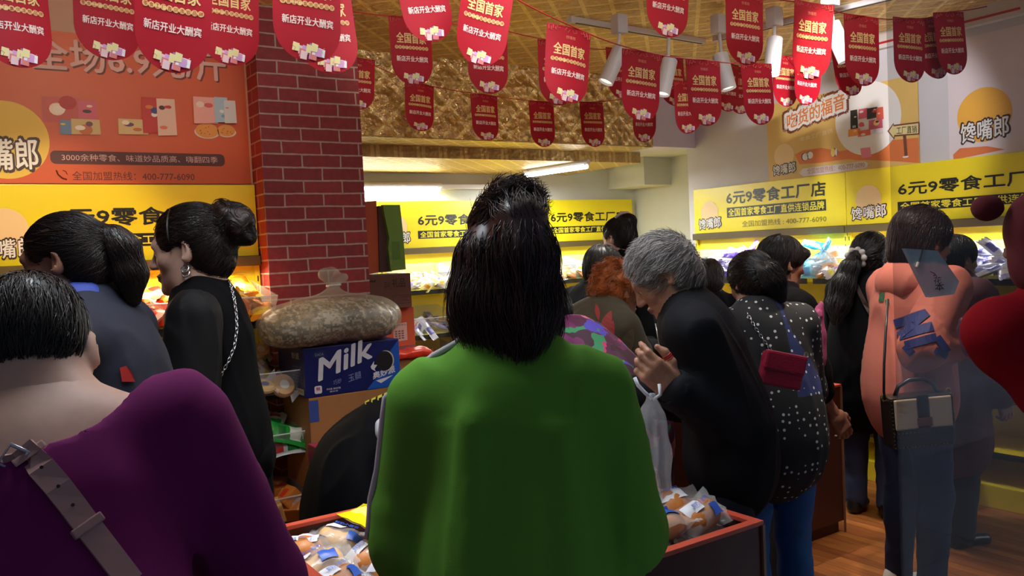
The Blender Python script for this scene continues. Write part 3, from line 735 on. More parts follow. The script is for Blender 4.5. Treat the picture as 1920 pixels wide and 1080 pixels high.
# ------------------------------------------------------------------ signs, posters
M_YEL = mat('yellow_board', (240, 218, 30), .35); M_BLK = mat('black_print', (28, 26, 16), .4); M_YTX = mat('yellow_print', (248, 232, 60), .4)
M_WHT = mat('white_print', (236, 232, 226), .45); M_BRN = mat('brown_print', (58, 30, 22), .5); M_LOGO = mat('logo_circle', (240, 206, 150), .5)
M_OLIVE = mat('olive_print', (112, 104, 20), .5); M_YPAN = mat('yellow_metal', (236, 214, 40), .4); M_SHD = mat('canopy_shade', (92, 78, 40), .6)
M_SLOT = mat('slot_black', (30, 26, 10), .6)
def wordmark(mb, x0, z0, x1, z1, y=-.003, outline=True, M=None):
    if outline: put_text(mb, '馋嘴郎', x0, z0, x1, z1, M_BRN, .055, y, 0, .06)
    e = (z1-z0)*.04; put_text(mb, '馋嘴郎', x0+e, z0+e, x1-e, z1-e, M or M_WHT, .012, y-.0015, 0, .06)
def header(e, W, zb, zt, phone):
    hb = MB().box((0, -.022, zb), (W, 0, zt), M_YEL, .003).build('header_board', e); H = zt-zb; z = lambda f: zb+f*H; x = lambda f: f*W
    y = -.0235; t = MB(); g = MB(); ph = MB(); lg = MB()
    if phone:
        put_text(t, '6元9零食工厂店', x(.25), z(.60), x(.89), z(.88), M_BLK, .026, y)
        g.add([(x(.25), y, z(.31)), (x(.89), y, z(.31)), (x(.89), y, z(.53)), (x(.25), y, z(.53))], [(0, 1, 2, 3)], M_BLK)
        put_text(g, '全国首家零食工厂直供连锁品牌', x(.26), z(.335), x(.88), z(.505), M_YTX, .012, y-.001)
        put_text(ph, '全国加盟热线 : 400-777-6090', x(.355), z(.09), x(.89), z(.22), M_OLIVE, 0, y); ph.build('phone_line', hb)
        lx0, lx1 = .035, .205
    else:
        put_text(t, '6元9零食工厂店', x(.27), z(.47), x(.93), z(.70), M_BLK, .026, y)
        g.add([(x(.265), y, z(.19)), (x(.945), y, z(.19)), (x(.945), y, z(.36)), (x(.265), y, z(.36))], [(0, 1, 2, 3)], M_BLK)
        put_text(g, '全国首家零食工厂直供连锁品牌', x(.28), z(.21), x(.935), z(.34), M_YTX, .012, y-.001)
        lx0, lx1 = .025, .21
    c = (lx0+lx1)/2
    lg.poly(disc(x(c), z(.45), .26*H), M_LOGO, 0, Matrix.Translation((0, y, 0)))
    wordmark(lg, x(lx0), z(.07), x(lx1), z(.32), y-.001)
    t.build('title', hb); g.build('tagline', hb); lg.build('logo', hb)
    MB().box((0, -.05, zb-.05), (W, .05, zb-.001), M_SHD, .003).build('canopy_shade_band', e)  # lamp box in a dark tone that stands for the shadow under the header
def gondola(loc, rz, W, zb, zt, label, phone=False, shelves=(1.22, .88, .60, .30), depth=.42, back=.03, sl=True):
    e = empty('display_shelf', loc, label, 'shelf', rz, None)
    MB().box((0, .0, .02), (W, back, zt-.01), M_YPAN).build('back_panel', e)
    header(e, W, zb, zt, phone)
    for xx in (0, W-.022):
        u = MB().box((xx, -.021, 0), (xx+.022, -.0005, zb-.05), M_YPAN)
        k = .1
        while k < zb-.1: u.box((xx+.008, -.0218, k), (xx+.014, -.0208, k+.028), M_SLOT); k += .05
        u.build('upright', e)
    for zs in shelves:
        s_ = MB().box((.02, -depth, zs-.02), (W-.02, -.001, zs), M_YPAN, .002); s_.box((.02, -depth-.004, zs-.03), (W-.02, -depth, zs+.004), M_SLOT); s_.build('shelf', e)
    MB().box((.0, -depth, .0), (W, -.0, .12), M_YPAN, .003).build('base', e)
    return e
gl = gondola((.065, YW-.03, 0), 0, 1.24, 1.53, 1.885, 'yellow display shelf with snack bins left of the brick column', depth=.36)
gb1 = gondola((2.81, YB-.035, 0), 0, 1.30, 1.548, 1.925, 'yellow display shelf on the back wall, half hidden behind the upright cartons')
gb2 = gondola((4.13, YB-.035, 0), 0, 1.33, 1.548, 1.922, 'yellow display shelf on the back wall right of the green-topped woman')
gb3 = gondola((3.61, YB-.033, 0), 0, .51, 1.548, 1.924, 'narrow yellow display shelf on the back wall behind the green-topped woman') if False else None
gr1 = gondola((XR-.035, 4.765, 0), -PI/2, 1.36, 1.553, 1.90, 'yellow display shelf on the right wall with phone number under its title', phone=True)
gr2 = gondola((XR-.035, 3.40, 0), -PI/2, 1.36, 1.553, 1.905, 'yellow display shelf at the right end of the right wall, above the woman in pink')
# canopy lights over the bins
def canopy(loc, rz, W, p, c=(1, .96, .88), sz=.06):
    l = lamp('canopy_light', 'AREA', loc, p, c, None, shape='RECTANGLE', size=W, size_y=sz); l.rotation_euler = (math.radians(-14), 0, rz)
    return l
canopy((.68, YW-.14, 1.475), 0, 1.1, 10, (1, .78, .5)); canopy((3.45, YB-.14, 1.49), 0, 1.2, 4); canopy((4.8, YB-.14, 1.49), 0, 1.2, 4)
canopy((XR-.14, 4.1, 1.495), -PI/2, 1.25, 9, (.96, .97, 1)); canopy((XR-.14, 2.72, 1.495), -PI/2, 1.25, 13, (.9, .93, 1))

# --- left orange poster
M_OR = mat('orange_poster', (206, 84, 30), .45, noise=.12, nscale=2.2)
M_ORY = mat('orange_light', (226, 128, 34), .45); M_MAR = mat('maroon_band', (84, 30, 28), .5); M_PKT = mat('pinkish_print', (214, 168, 160), .5); M_DKT = mat('brown_ink', (104, 40, 26), .5)
def scol(rgb): return mat('print_%d_%d_%d' % rgb, rgb, .5)
pl_ = empty('wall_poster', (.065, YW-.012, 1.893), 'large orange price poster on the left wall above the yellow shelf', 'poster')
PW, PH = 1.24, .68
MB().poly([(-.25, 0), (PW-.005, 0), (PW-.005, PH), (-.25, PH)], M_OR, .008).build('sheet', pl_)
def P2(px, py): v = on(px, py, 1, YW-.013); return v.x-.065, v.z-1.893
t = MB(); ey = lambda k: Matrix.Translation((0, -.0004*k-.0004, 0))
cx, cz = P2(10, 262)
t.poly(disc(cx, cz, .17, 40), mat('poster_yellow_disc', (230, 190, 70), .5), 0, ey(1)); t.build('yellow_disc', pl_); t = MB()
A = P2(95, 307); B = P2(422, 311); zt_ = P2(95, 282)[1]
t.poly(rrect(A[0], A[1], B[0], zt_, .022), M_MAR, 0, ey(2)); put_text(t, '3000余种零食、味道妙品质高、嗨翻四季', A[0]+.045, A[1]+.014, B[0]-.035, zt_-.013, M_PKT, 0, -.0026); t.build('slogan_band', pl_); t = MB()
A = P2(136, 338); B = P2(365, 336); zt_ = P2(136, 321)[1]; put_text(t, '全国加盟热线：400-777-6090', A[0], A[1], B[0], zt_, M_DKT, .004, -.0016); t.build('phone_line', pl_); t = MB()
A = P2(105, 338); x0, z0 = A; sz = .05
t.tube([(x0+.004, -.002, z0+.045), (x0+.010, -.002, z0+.026), (x0+.026, -.002, z0+.010), (x0+.044, -.002, z0+.004)], .0035, M_DKT, 6); t.tube([(x0+.03, -.002, z0+.045), (x0+.042, -.002, z0+.04), (x0+.047, -.002, z0+.026)], .0018, M_DKT, 5)
t.build('phone_icon', pl_)
t = MB(); A = P2(58, 133); B = P2(424, 158); h = P2(58, 97)[1]-A[1]
for q, (M, k) in enumerate(((M_DKT, .008), (M_PKT, 0))):
    put_text(t, '全场6.9元/斤', A[0]+k, A[1]+.012-k*.8, B[0]+k, A[1]+.155-k*.8, M, .02, -.002-.003*q, 0, -.0)
t.build('raised_title', pl_)
t = MB(); wordmark(t, P2(-75, 300)[0], P2(0, 326)[1], P2(74, 300)[0], P2(0, 262)[1], -.003); t.build('logo_lettering', pl_)
def pack_print(mb, px0, py0, px1, py1, base, accents, cx=None, plane=None, k=3, seed=0):
    a = plane(px0, py1); b = plane(px1, py0); g = random.Random(seed)
    mb.poly([(a[0], a[1]), (b[0], a[1]+(b[1]-a[1])*.03), (b[0]-.002, b[1]), (a[0]+.002, b[1])], scol(base), 0, ey(k))
    for i, c in enumerate(accents):
        x = a[0]+(b[0]-a[0])*g.uniform(.25, .75); z = a[1]+(b[1]-a[1])*g.uniform(.2, .8); r = (b[0]-a[0])*g.uniform(.12, .24)
        mb.poly(disc(x, z, r, 12, r*g.uniform(.4, .9)), scol(c), 0, ey(k+1+i))
t = MB(); KP = 0
for a in ((80, 184, 150, 229, (196, 84, 76), ((236, 214, 190), (240, 224, 210), (180, 40, 40))), (148, 190, 182, 236, (206, 92, 110), ((60, 34, 36), (236, 200, 180))), (113, 226, 135, 252, (110, 140, 170), ((230, 200, 90),)), (134, 225, 187, 252, (206, 178, 120), ((196, 110, 60), (110, 70, 90), (240, 230, 210))),
          (222, 225, 276, 252, (214, 184, 126), ((196, 110, 60), (96, 60, 76), (240, 226, 200))), (268, 184, 300, 250, (190, 44, 36), ((240, 232, 226), (60, 60, 120), (214, 120, 40))), (296, 187, 327, 255, (226, 190, 170), ((60, 30, 30), (206, 40, 50), (230, 120, 90), (190, 40, 40))),
          (363, 184, 405, 232, (236, 170, 160), ((214, 90, 90), (240, 214, 206))), (402, 184, 425, 230, (170, 196, 214), ((120, 160, 190), (230, 230, 230))), (420, 190, 440, 232, (216, 214, 214), ((196, 150, 130),))):
    pack_print(t, *a, plane=P2, seed=a[0], k=3+4*KP); KP += 1
for (px, py, r) in ((388, 245, .058), (424, 245, .046)):
    c = P2(px, py); t.poly(disc(c[0], c[1]-.008, r*1.05, 24, r*.55), scol((226, 206, 190)), 0, ey(8)); t.poly(disc(c[0], c[1], r*.95, 24, r*.62), scol((226, 150, 62)), 0, ey(9))
    for i in range(9): t.poly(disc(c[0]+rnd.uniform(-.6, .6)*r, c[1]+rnd.uniform(-.35, .35)*r, .003, 6), scol((170, 90, 40)), 0, ey(10))
c = P2(398, 221); t.poly(disc(c[0], c[1], .024, 14, .02), scol((186, 96, 50)), 0, ey(11))
t.build('snack_pictures', pl_)

# --- right wall posters (local x runs towards the street, facing the shop)
def rposter(label, py_l, py_r, zb, zt, M):
    e = empty('wall_poster', (XR-.012, py_l, zb), label, 'poster', -PI/2); W = py_l-py_r; MB().poly([(0, 0), (W, 0), (W, zt-zb), (0, zt-zb)], M, .008).build('sheet', e)
    def Pf(px, py): v = on(px, py, 0, XR-.013); return py_l-v.y, v.z-zb
    return e, Pf, W, zt-zb
M_SAND = mat('sand_poster', (222, 184, 104), .5); M_DUNE = mat('dune_print', (222, 122, 62), .5); M_POLE = mat('post_print', (122, 62, 40), .5); M_LORG = mat('title_orange', (222, 130, 62), .5)
e, Pf, W, Hh = rposter('sand-coloured beach poster with snack circle and signpost on the right wall', 4.06, 2.918, 1.898, 2.45, M_SAND)
t = MB(); k = 1
def quadpx(mb, pts, M, k): mb.poly([Pf(*p) for p in pts], M, 0, ey(k))
quadpx(t, [(1490, 290), (1505, 282), (1540, 277), (1575, 284), (1610, 276), (1650, 265), (1722, 258), (1724, 309), (1640, 305), (1590, 298), (1540, 305), (1500, 310)], M_DUNE, 1)
quadpx(t, [(1450, 341), (1452, 318), (1500, 308), (1560, 304), (1620, 300), (1690, 303), (1724, 306), (1724, 311)], M_SAND, 2)
c = Pf(1626, 222); t.poly(disc(*c, .235, 44), M_WHT, 0, ey(3))
for i, a in enumerate(((1595, 205, 1608, 246, (40, 38, 40), ((240, 240, 240),)), (1610, 202, 1628, 224, (224, 96, 120), ((240, 230, 230),)), (1626, 200, 1646, 224, (52, 44, 48), ((236, 226, 220), (200, 60, 60))), (1644, 200, 1657, 226, (216, 90, 70), ((240, 190, 170),)), (1610, 224, 1632, 240, (232, 226, 222), ((60, 60, 60), (210, 80, 90))), (1630, 222, 1656, 244, (196, 90, 110), ((232, 190, 120), (80, 40, 60))), (1592, 240, 1612, 257, (232, 140, 60), ((240, 200, 120),)), (1610, 242, 1634, 257, (214, 92, 60), ((240, 220, 200),)), (1634, 240, 1657, 252, (222, 216, 220), ((206, 190, 200),)))):
    pack_print(t, *a, plane=Pf, k=4+3*i, seed=i)
a = Pf(1596, 244); bq = Pf(1606, 210)
for (px, py) in ((1509, 294), (1518, 291)): t.poly(disc(*Pf(px, py), .028, 20), M_BRN, 0, ey(4)); t.poly(disc(*Pf(px+1, py), .025, 20), M_WHT, 0, ey(5))
t.poly(disc(*Pf(1564, 286), .03, 20), scol((150, 80, 110)), 0, ey(4)); t.poly(disc(*Pf(1562, 286), .018, 16, .028), scol((236, 206, 110)), 0, ey(5)); t.poly(disc(*Pf(1568, 285), .008, 16, .026), scol((236, 236, 230)), 0, ey(6))
quadpx(t, [(1613, 278), (1632, 276), (1634, 294), (1616, 297)], scol((226, 130, 150)), 4)
quadpx(t, [(1693, 252), (1699, 252), (1702, 292), (1696, 293)], M_POLE, 4); t.poly(disc(*Pf(1698, 294), .02, 12, .006), M_WHT, 0, ey(3))
quadpx(t, [(1664, 246), (1676, 230), (1676, 234), (1724, 228), (1724, 252), (1678, 256), (1677, 262)], M_POLE, 5); quadpx(t, [(1667, 246), (1675, 234), (1676, 237), (1722, 231), (1722, 250), (1677, 253), (1676, 258)], scol((232, 214, 150)), 6)
quadpx(t, [(1498, 324), (1506, 316), (1620, 302), (1628, 306), (1626, 314), (1616, 317), (1506, 331)], scol((226, 222, 224)), 5)
t.poly(disc(*Pf(1440+12, 308), .10, 30), M_LOGO, 0, ey(3)) if False else t.poly(disc(*Pf(1470, 292), .085, 30), M_LOGO, 0, ey(3))
t.build('artwork', e)
t = MB()
def textpx(mb, s, p0, p1, hpx, M, bold, y, xf=None):
    a = Pf(*p0); b2 = Pf(*p1); h = Pf(p0[0], p0[1]-hpx)[1]-a[1]; put_text(mb, s, a[0], a[1], b2[0], a[1]+h, M, bold, y, 0, (b2[1]-a[1])/(b2[0]-a[0]))
a = Pf(1477, 243); bb = Pf(1586, 240)
for q, (M, o) in enumerate(((M_POLE, .10), (M_WHT, .075), (M_LORG, .0))):
    e2 = .012*(2-q) if q < 2 else 0
    put_text(t, '吃货的福音', a[0]-e2, a[1]-e2, bb[0]+e2, a[1]+.105+e2, M, o+.015, -.004-.0014*q, 0, .16)
put_text(t, '零食工厂直供', *Pf(1500, 266), Pf(1562, 254)[0], Pf(1500, 266)[1]+.03, scol((236, 214, 170)), 0, -.0025, 0, .1)
textpx(t, '工厂直销', (1682, 252), (1720, 249), 14, M_BLK, .0, -.006)
textpx(t, '全国加盟热线：400-777-6090', (1514, 327), (1622, 314), 11, scol((196, 120, 106)), 0, -.0055)
textpx(t, 'BSTICK', (1600, 240), (1606, 239), 4, M_WHT, .02, -.0075)
wordmark(t, Pf(1450, 330)[0], Pf(1450, 331)[1], Pf(1493, 330)[0], Pf(1450, 311)[1], -.004)
t.build('lettering', e)
e, Pf, W, Hh = rposter('white poster with orange disc and brown-edged characters at the right end of the wall', 2.73, 1.5, 1.907, 2.60, mat('white_poster', (226, 212, 214), .5))
t = MB(); t.poly(disc(*Pf(1845, 215), .155, 40), mat('amber_disc', (240, 178, 62), .5), 0, ey(1))
t.poly([Pf(1787, 290), Pf(1800, 278), Pf(1850, 274), Pf(1885, 280), Pf(1860, 285), Pf(1788, 300)], M_DUNE, 0, ey(2)); t.build('artwork', e)
t = MB(); wordmark(t, Pf(1801, 270)[0], Pf(1801, 272)[1], Pf(1894, 262)[0], Pf(1801, 232)[1], -.003); t.build('lettering', e)

# ------------------------------------------------------------------ pennants
M_RED = mat('pennant_red', (164, 16, 34), .6, spec=.25); M_GOLDT = mat('pennant_gold', (226, 186, 120), .5); M_CREAM = mat('pennant_white', (238, 206, 196), .5); M_ORN = mat('pennant_ornament', (206, 110, 84), .5)
M_SNK = [scol(c) for c in ((226, 190, 190), (206, 150, 196), (150, 110, 170), (226, 210, 150), (214, 120, 110), (236, 230, 230))]
def bend(V, c): return [Vector((v.x, v.y+c*((v.x/.095)**2*.016)+c*.010*math.sin((v.z+.14)*9), v.z)) for v in V]
PWd, PHt = .19, .285
def pennant_meshes(c):
    out = []
    m_ = MB(); nx, nz = 10, 16; V = []; F = []
    for i in range(nz+1):
        z = -PHt*i/nz; r = .092; zc = -PHt+r
        hw = PWd/2-.004*(i/nz) if z > zc else max(.0015, (PWd/2-.004)*math.sqrt(max(0, 1-((zc-z)/r)**2)))
        for j in range(nx+1): V.append((hw*(2*j/nx-1), 0, z))
    # finer rounding at the foot
    zs = [0]+[-(PHt-.092)*i/8 for i in range(1, 9)]+[-(PHt-.092)-.092*math.sin(PI/2*i/10) for i in range(1, 11)]
    V = []; nz = len(zs)-1
    for i, z in enumerate(zs):
        zc = -PHt+.092; hw = PWd/2-.003*(-z/PHt) if z >= zc-1e-6 else max(.001, (PWd/2-.003)*math.sqrt(max(0, 1-((zc-z)/.092)**2)))
        for j in range(nx+1): V.append(Vector((hw*(2*j/nx-1), 0, z)))
    F = [(i*(nx+1)+j, (i+1)*(nx+1)+j, (i+1)*(nx+1)+j+1, i*(nx+1)+j+1) for i in range(nz) for j in range(nx)]
    Vb = bend(V, c); V2 = Vb+[v+Vector((0, .0012, 0)) for v in Vb]; n = len(Vb); F2 = F+[tuple(k+n for k in f[::-1]) for f in F]
    out.append(mesh_np('cloth', np.array([tuple(v) for v in V2]), F2, [M_RED], None, True))
    def fin(t, nm):
        t.V = [tuple(v) for v in bend([Vector(v) for v in t.V], c)]; out.append(t.mesh(nm))
    t = MB(); y = -.0014
    put_text(t, '全国首家', -.066, -.110, .066, -.067, M_GOLDT, .02, y); fin(t, 'title'); t = MB()
    for i, ch in enumerate('零食工厂直供连锁品牌'):
        x = -.0675+.015*i; t.poly(disc(x, -.1285, .0078, 14), M_GOLDT, 0, Matrix.Translation((0, y, 0))); put_text(t, ch, x-.0052, -.1337, x+.0052, -.1233, M_RED, 0, y-.0007)
    fin(t, 'tagline'); t = MB()
    put_text(t, '新店开业大酬宾', -.070, -.187, .070, -.164, M_CREAM, .02, y); fin(t, 'slogan'); t = MB()
    put_text(t, '馋嘴郎', -.020, -.047, .020, -.034, M_ORN, .01, y)
    for sx in (-1, 1):
        for i in range(3):
            t.tube([(sx*(.088-.016*i), y, -.004), (sx*(.088-.016*i), y, -.022+.005*i), (sx*(.078-.016*i), y, -.026+.006*i), (sx*(.078-.016*i), y, -.010)], .0011, M_ORN, 4)
        t.tube([(sx*.018, y, -.006), (sx*.026, y, -.016), (sx*.012, y, -.022), (sx*.006, y, -.012)], .001, M_ORN, 4)
        t.tube([(sx*.045, y, -.243), (sx*.036, y, -.250), (sx*.04, y, -.258)], .001, M_ORN, 4)
    fin(t, 'ornament'); t = MB(); g = random.Random(3)
    for i in range(16):
        x = g.uniform(-.036, .036); z = -.255+g.uniform(-.014, .012); t.poly([(x-.010, z-.010), (x+.008, z-.012), (x+.011, z+.009), (x-.006, z+.013)], M_SNK[i % 6], 0, Matrix.Translation((0, y-.0003*i*.5, 0)))
    t.V = [tuple(v) for v in bend([Vector(v) for v in t.V], c)]; out.append(t.mesh('snack_picture'))
    return out
PM = [pennant_meshes(c) for c in (.3, 1., -.8)]
PTOP = []
def pennant(px, ptop, depth, label, yaw=0., tilt=0., roll=0., var=0, pbot=None):
    """hangs from a point of its string seen at (px, ptop); yaw turns it about the vertical from facing the street"""
    p = atd(px, ptop, depth) if pbot is None else atd(px, pbot, depth)+Vector((0, 0, PHt))
    if p.z > ZC-.03: p.z = ZC-.03
    e = bpy.data.objects.new('pennant', None); e.empty_display_size = .05; COL.objects.link(e); e.location = p
    e.rotation_euler = Euler((math.radians(tilt), math.radians(roll), math.radians(yaw*.25 if yaw < 0 else yaw)), 'XYZ'); tag(e, label, 'pennant', 'red opening-sale pennants')
    for nme, me in zip(('cloth', 'title', 'tagline', 'slogan', 'ornament', 'snack_picture'), PM[var]): obj(nme, me, e)
    PTOP.append(p); return p
M_STR = mat('red_string', (170, 26, 28), .6)
def string(pts, label):
    P = [Vector(p) for p in pts]; out = []
    for i in range(len(P)-1):
        for k in range(6):
            t = k/6; q = P[i].lerp(P[i+1], t); q.z -= .02*math.sin(PI*t)*min(1, (P[i+1]-P[i]).length); out.append(q)
    out.append(P[-1]); o = out[0]; ob = MB().tube([q-o for q in out], .0025, M_STR, 6).build('pennant_string', loc=o, smooth=True); tag(ob, label, 'string', 'pennant strings')
# row by the gold beam
yw = -4
def faceyaw(px): return 0
far = []
for (px, pt, pb, d, ywv, rl, var, lab) in (
    (672, 108, None, 4.62, -34, 4, 0, 'dark red pennant edge-on over the right side of the brick column'),
    (790, 157, None, 5.05, -12, 5, 1, 'dim red pennant in shade on the gold beam, second from the column on its string'),
    (911, 177, None, 5.2, -10, 2, 1, 'red pennant lit purple at its foot in front of the gold beam'),
    (1016, 190, None, 5.28, -4, 0, 0, 'small red pennant in the middle of the gold beam, left of its twin'),
    (1110, 191, None, 5.34, -4, -1, 0, 'small red pennant in the middle of the gold beam, right of its twin'),
    (1204, 180, None, 5.25, -8, -1, 2, 'small red pennant at the right end of the gold beam, below a bigger one')):
    far.append(pennant(px, pt, d, lab, ywv, 0, rl, var))
rowB = []
for (px, pt, pb, d, ywv, rl, var, lab) in (
    (776, None, 160, 3.55, -20, 0, 0, 'red pennant with a round glow on its title, under a tilted one'),
    (921, None, 176, 3.55, -26, 2, 0, 'red pennant half covered by a bigger one, above the purple-lit one'),
    (1044, 77, None, 3.75, -20, 2, 0, 'red pennant mostly hidden behind a tilted one left of the spotlights'),
    (1163, 90, None, 4.75, -18, 0, 0, 'red pennant behind the first spotlight'),
    (1262, 105, None, 4.8, -20, 0, 1, 'red pennant brightly lit at its foot behind the second spotlight'),
    (1283, 152, None, 4.6, -20, -4, 2, 'dark red pennant low at the corner of the white wall'),
    (1364, 118, None, 4.95, -22, 4, 0, 'red pennant behind the third spotlight, in front of another'),
    (1385, 125, None, 5.1, -20, 0, 0, 'red pennant in shade right of the third spotlight'),
    (1473, 105, None, 4.75, -24, 2, 0, 'red pennant under the glowing spotlight'),
    (1513, 96, None, 4.5, -28, 4, 2, 'red pennant peeping out below the long one by the glowing spotlight')):
    rowB.append(pennant(px, pt, d, lab, ywv, 0, rl, var, pb))
p32 = pennant(1592, None, 4.4, 'red pennant behind the rightmost spotlight', -36, 0, -4, 1, 180)
string([atd(640, 18, 3.4)]+rowB[:4]+[rowB[4], rowB[6], rowB[8], rowB[9], p32], 'red string of pennants crossing behind the spotlights')
string([on(630, 92, 1, 4.1)]+far+[rowB[5], rowB[7]], 'red string of pennants along the gold beam')
rowC = []
for (px, pt, pb, d, ywv, rl, var, lab) in (
    (612, None, 139, 2.55, -22, -4, 1, 'red pennant over the brick column with only its foot showing under another'),
    (790, None, 79, 2.85, -14, -9, 0, 'tilted red pennant with its text rising to the right at the ceiling'),
    (921, None, 126, 2.85, -22, 10, 2, 'tilted red pennant with its text falling to the right at the ceiling'),
    (1074, 50, None, 3.1, -28, 9, 1, 'tilted red pennant at the left end of the spotlight track'),
    (1205, 96, None, 3.42, -28, 5, 0, 'red pennant between the first and the second spotlight'),
    (1320, 112, None, 3.65, -26, 0, 0, 'red pennant between the second and the third spotlight'),
    (1420, 118, None, 3.9, -26, -2, 0, 'overexposed red pennant glowing white beside the lit spotlight')):
    rowC.append(pennant(px, pt, d, lab, ywv, 0, rl, var, pb))
string([atd(470, -30, 2.4)]+rowC, 'red string of pennants sloping from the column to the spotlights')
rowD = []
for (px, pt, pb, d, ywv, rl, var, lab) in (
    (1263, None, 72, 3.1, -30, 6, 0, 'red pennant hanging highest at the top of the picture over the spotlights'),
    (1403, None, 123, 3.35, -34, 3, 0, 'red pennant over the overexposed one'),
    (1520, 6, None, 3.15, -40, 3, 2, 'long red pennant left of the rightmost spotlight'),
    (1618, 30, None, 3.45, -42, 2, 0, 'red pennant right of the rightmost spotlight'),
    (1707, 34, None, 3.75, -46, 2, 0, 'red pennant leftmost of the three overlapping at the right'),
    (1747, 32, None, 3.9, -36, -6, 1, 'red pennant middle one of the three overlapping at the right'),
    (1781, 22, None, 3.85, -48, -4, 0, 'red pennant rightmost of the three overlapping at the right')):
    rowD.append(pennant(px, pt, d, lab, ywv, 0, rl, var, pb))
string([atd(1120, -60, 2.9)]+rowD+[atd(1850, 12, 3.9)], 'red string of pennants along the top right')
rowE = []
for (px, pt, pb, d, ywv, rl, var, lab) in (
    (36, None, 128, 2.25, 16, 0, 1, 'big red pennant lit white at the left edge of the picture'),
    (214, None, 114, 2.5, 8, 3, 0, 'orange-lit red pennant second from the left edge'),
    (338, None, 137, 2.12, 6, 4, 2, 'big red pennant third from the left edge, over the raised price'),
    (440, None, 124, 2.55, 4, 3, 0, 'red pennant peeping out right of the big one over the raised price'),
    (588, None, 118, 2.28, -10, 3, 0, 'big red pennant over the brick column')):
    rowE.append(pennant(px, pt, d, lab, ywv, 0, rl, var, pb))
string([atd(-90, -60, 2.3)]+[rowE[0], rowE[1], rowE[3], rowE[4]]+[atd(700, -20, 2.6)], 'red string of pennants above the orange poster')
# ------------------------------------------------------------------ snacks
def pack_mesh(name, kind, base, prints, seed=0, w=.10, h=.065, th=.026, gloss=.22):
    g = random.Random(seed); m_ = MB(); M = mat('%s_wrap_%d_%d_%d' % ((kind,)+base), base, gloss, spec=.7)
    pm = [mat('print_%d_%d_%d' % c, c, .35) for c in prints]
    if kind in ('pillow', 'stick', 'bag'):
        nx, ny = 10, 7; V = []; F = []; mi = []
        for s in (1, -1):
            for i in range(nx+1):
                for j in range(ny+1):
                    u = i/nx; v = j/ny; t = math.sin(PI*min(1, max(0, (u-.08)/.84)))**.55 if .08 < u < .92 else 0; t *= math.sin(PI*v)**.6 if 0 < v < 1 else 0
                    pinch = 1-.14*math.sin(PI*u); zig = .004*(-1)**j if i in (0, nx) else 0
                    V.append(((u-.5)*w+zig*(1 if i else -1), (v-.5)*h*(pinch if kind != 'stick' else 1), s*(th*.5*t+.0006)+.0035*g.uniform(-1, 1)*(t > 0)))
        n = (nx+1)*(ny+1)
        for s in range(2):
            for i in range(nx):
                for j in range(ny):
                    a = s*n+i*(ny+1)+j; f = (a, a+ny+1, a+ny+2, a+1); F.append(f if s == 0 else f[::-1])
                    k = 0
                    if pm:
                        if 2 <= i <= 4 and 1 <= j <= ny-2: k = 1
                        elif 6 <= i <= 7 and 2 <= j <= ny-2 and len(pm) > 1: k = 2
                        elif i == 8 and len(pm) > 2: k = 3
                    mi.append(k)
        for i in range(nx):
            for j in (0, ny): a = i*(ny+1)+j; F.append((a, a+n, a+n+ny+1, a+ny+1)); mi.append(0)
        return mesh_np(name, np.array(V), F, [M]+pm, mi, True)
    if kind == 'cake':                     # round biscuit or little cake in clear wrap
        n = 16
        for (r0, z0, r1, z1) in ((.001, th*.5, w*.34, th*.45), (w*.34, th*.45, w*.4, th*.1), (w*.4, th*.1, w*.4, -th*.3), (w*.4, -th*.3, .001, -th*.45)):
            V = []; F = []
            for k in range(n): a = 2*PI*k/n; V += [(r0*math.cos(a), r0*math.sin(a), z0), (r1*math.cos(a), r1*math.sin(a), z1)]
            F = [(2*k, 2*k+1, (2*k+3) % (2*n), (2*k+2) % (2*n)) for k in range(n)]; m_.add(V, F, M)
        m_.poly(disc(0, 0, w*.16, 10), pm[0], 0, Matrix.Translation((0, 0, th*.52)) @ Matrix.Rotation(-PI/2, 4, 'X'))
        for s in (-1, 1): m_.add([(s*w*.38, -.012, 0), (s*w*.58, -.026, .004), (s*w*.58, .026, -.004), (s*w*.38, .012, 0)], [(0, 1, 2, 3)], film('clear_wrap', (235, 235, 235), .35))
        return m_.mesh(name, True)
    if kind == 'cube':
        m_.box((-w*.3, -h*.4, -th), (w*.3, h*.4, th), M, .006); m_.box((-w*.16, -h*.2, th-.001), (w*.1, h*.2, th+.0006), pm[0])
        for s in (-1, 1): m_.add([(s*w*.3, -.012, 0), (s*w*.52, -.024, .006), (s*w*.52, .024, -.006), (s*w*.3, .012, 0)], [(0, 1, 2, 3)], film('clear_wrap', (235, 235, 235), .35))
        return m_.mesh(name, False)
F_TRAY = film('clear_acrylic', (225, 232, 236), .13, .08)
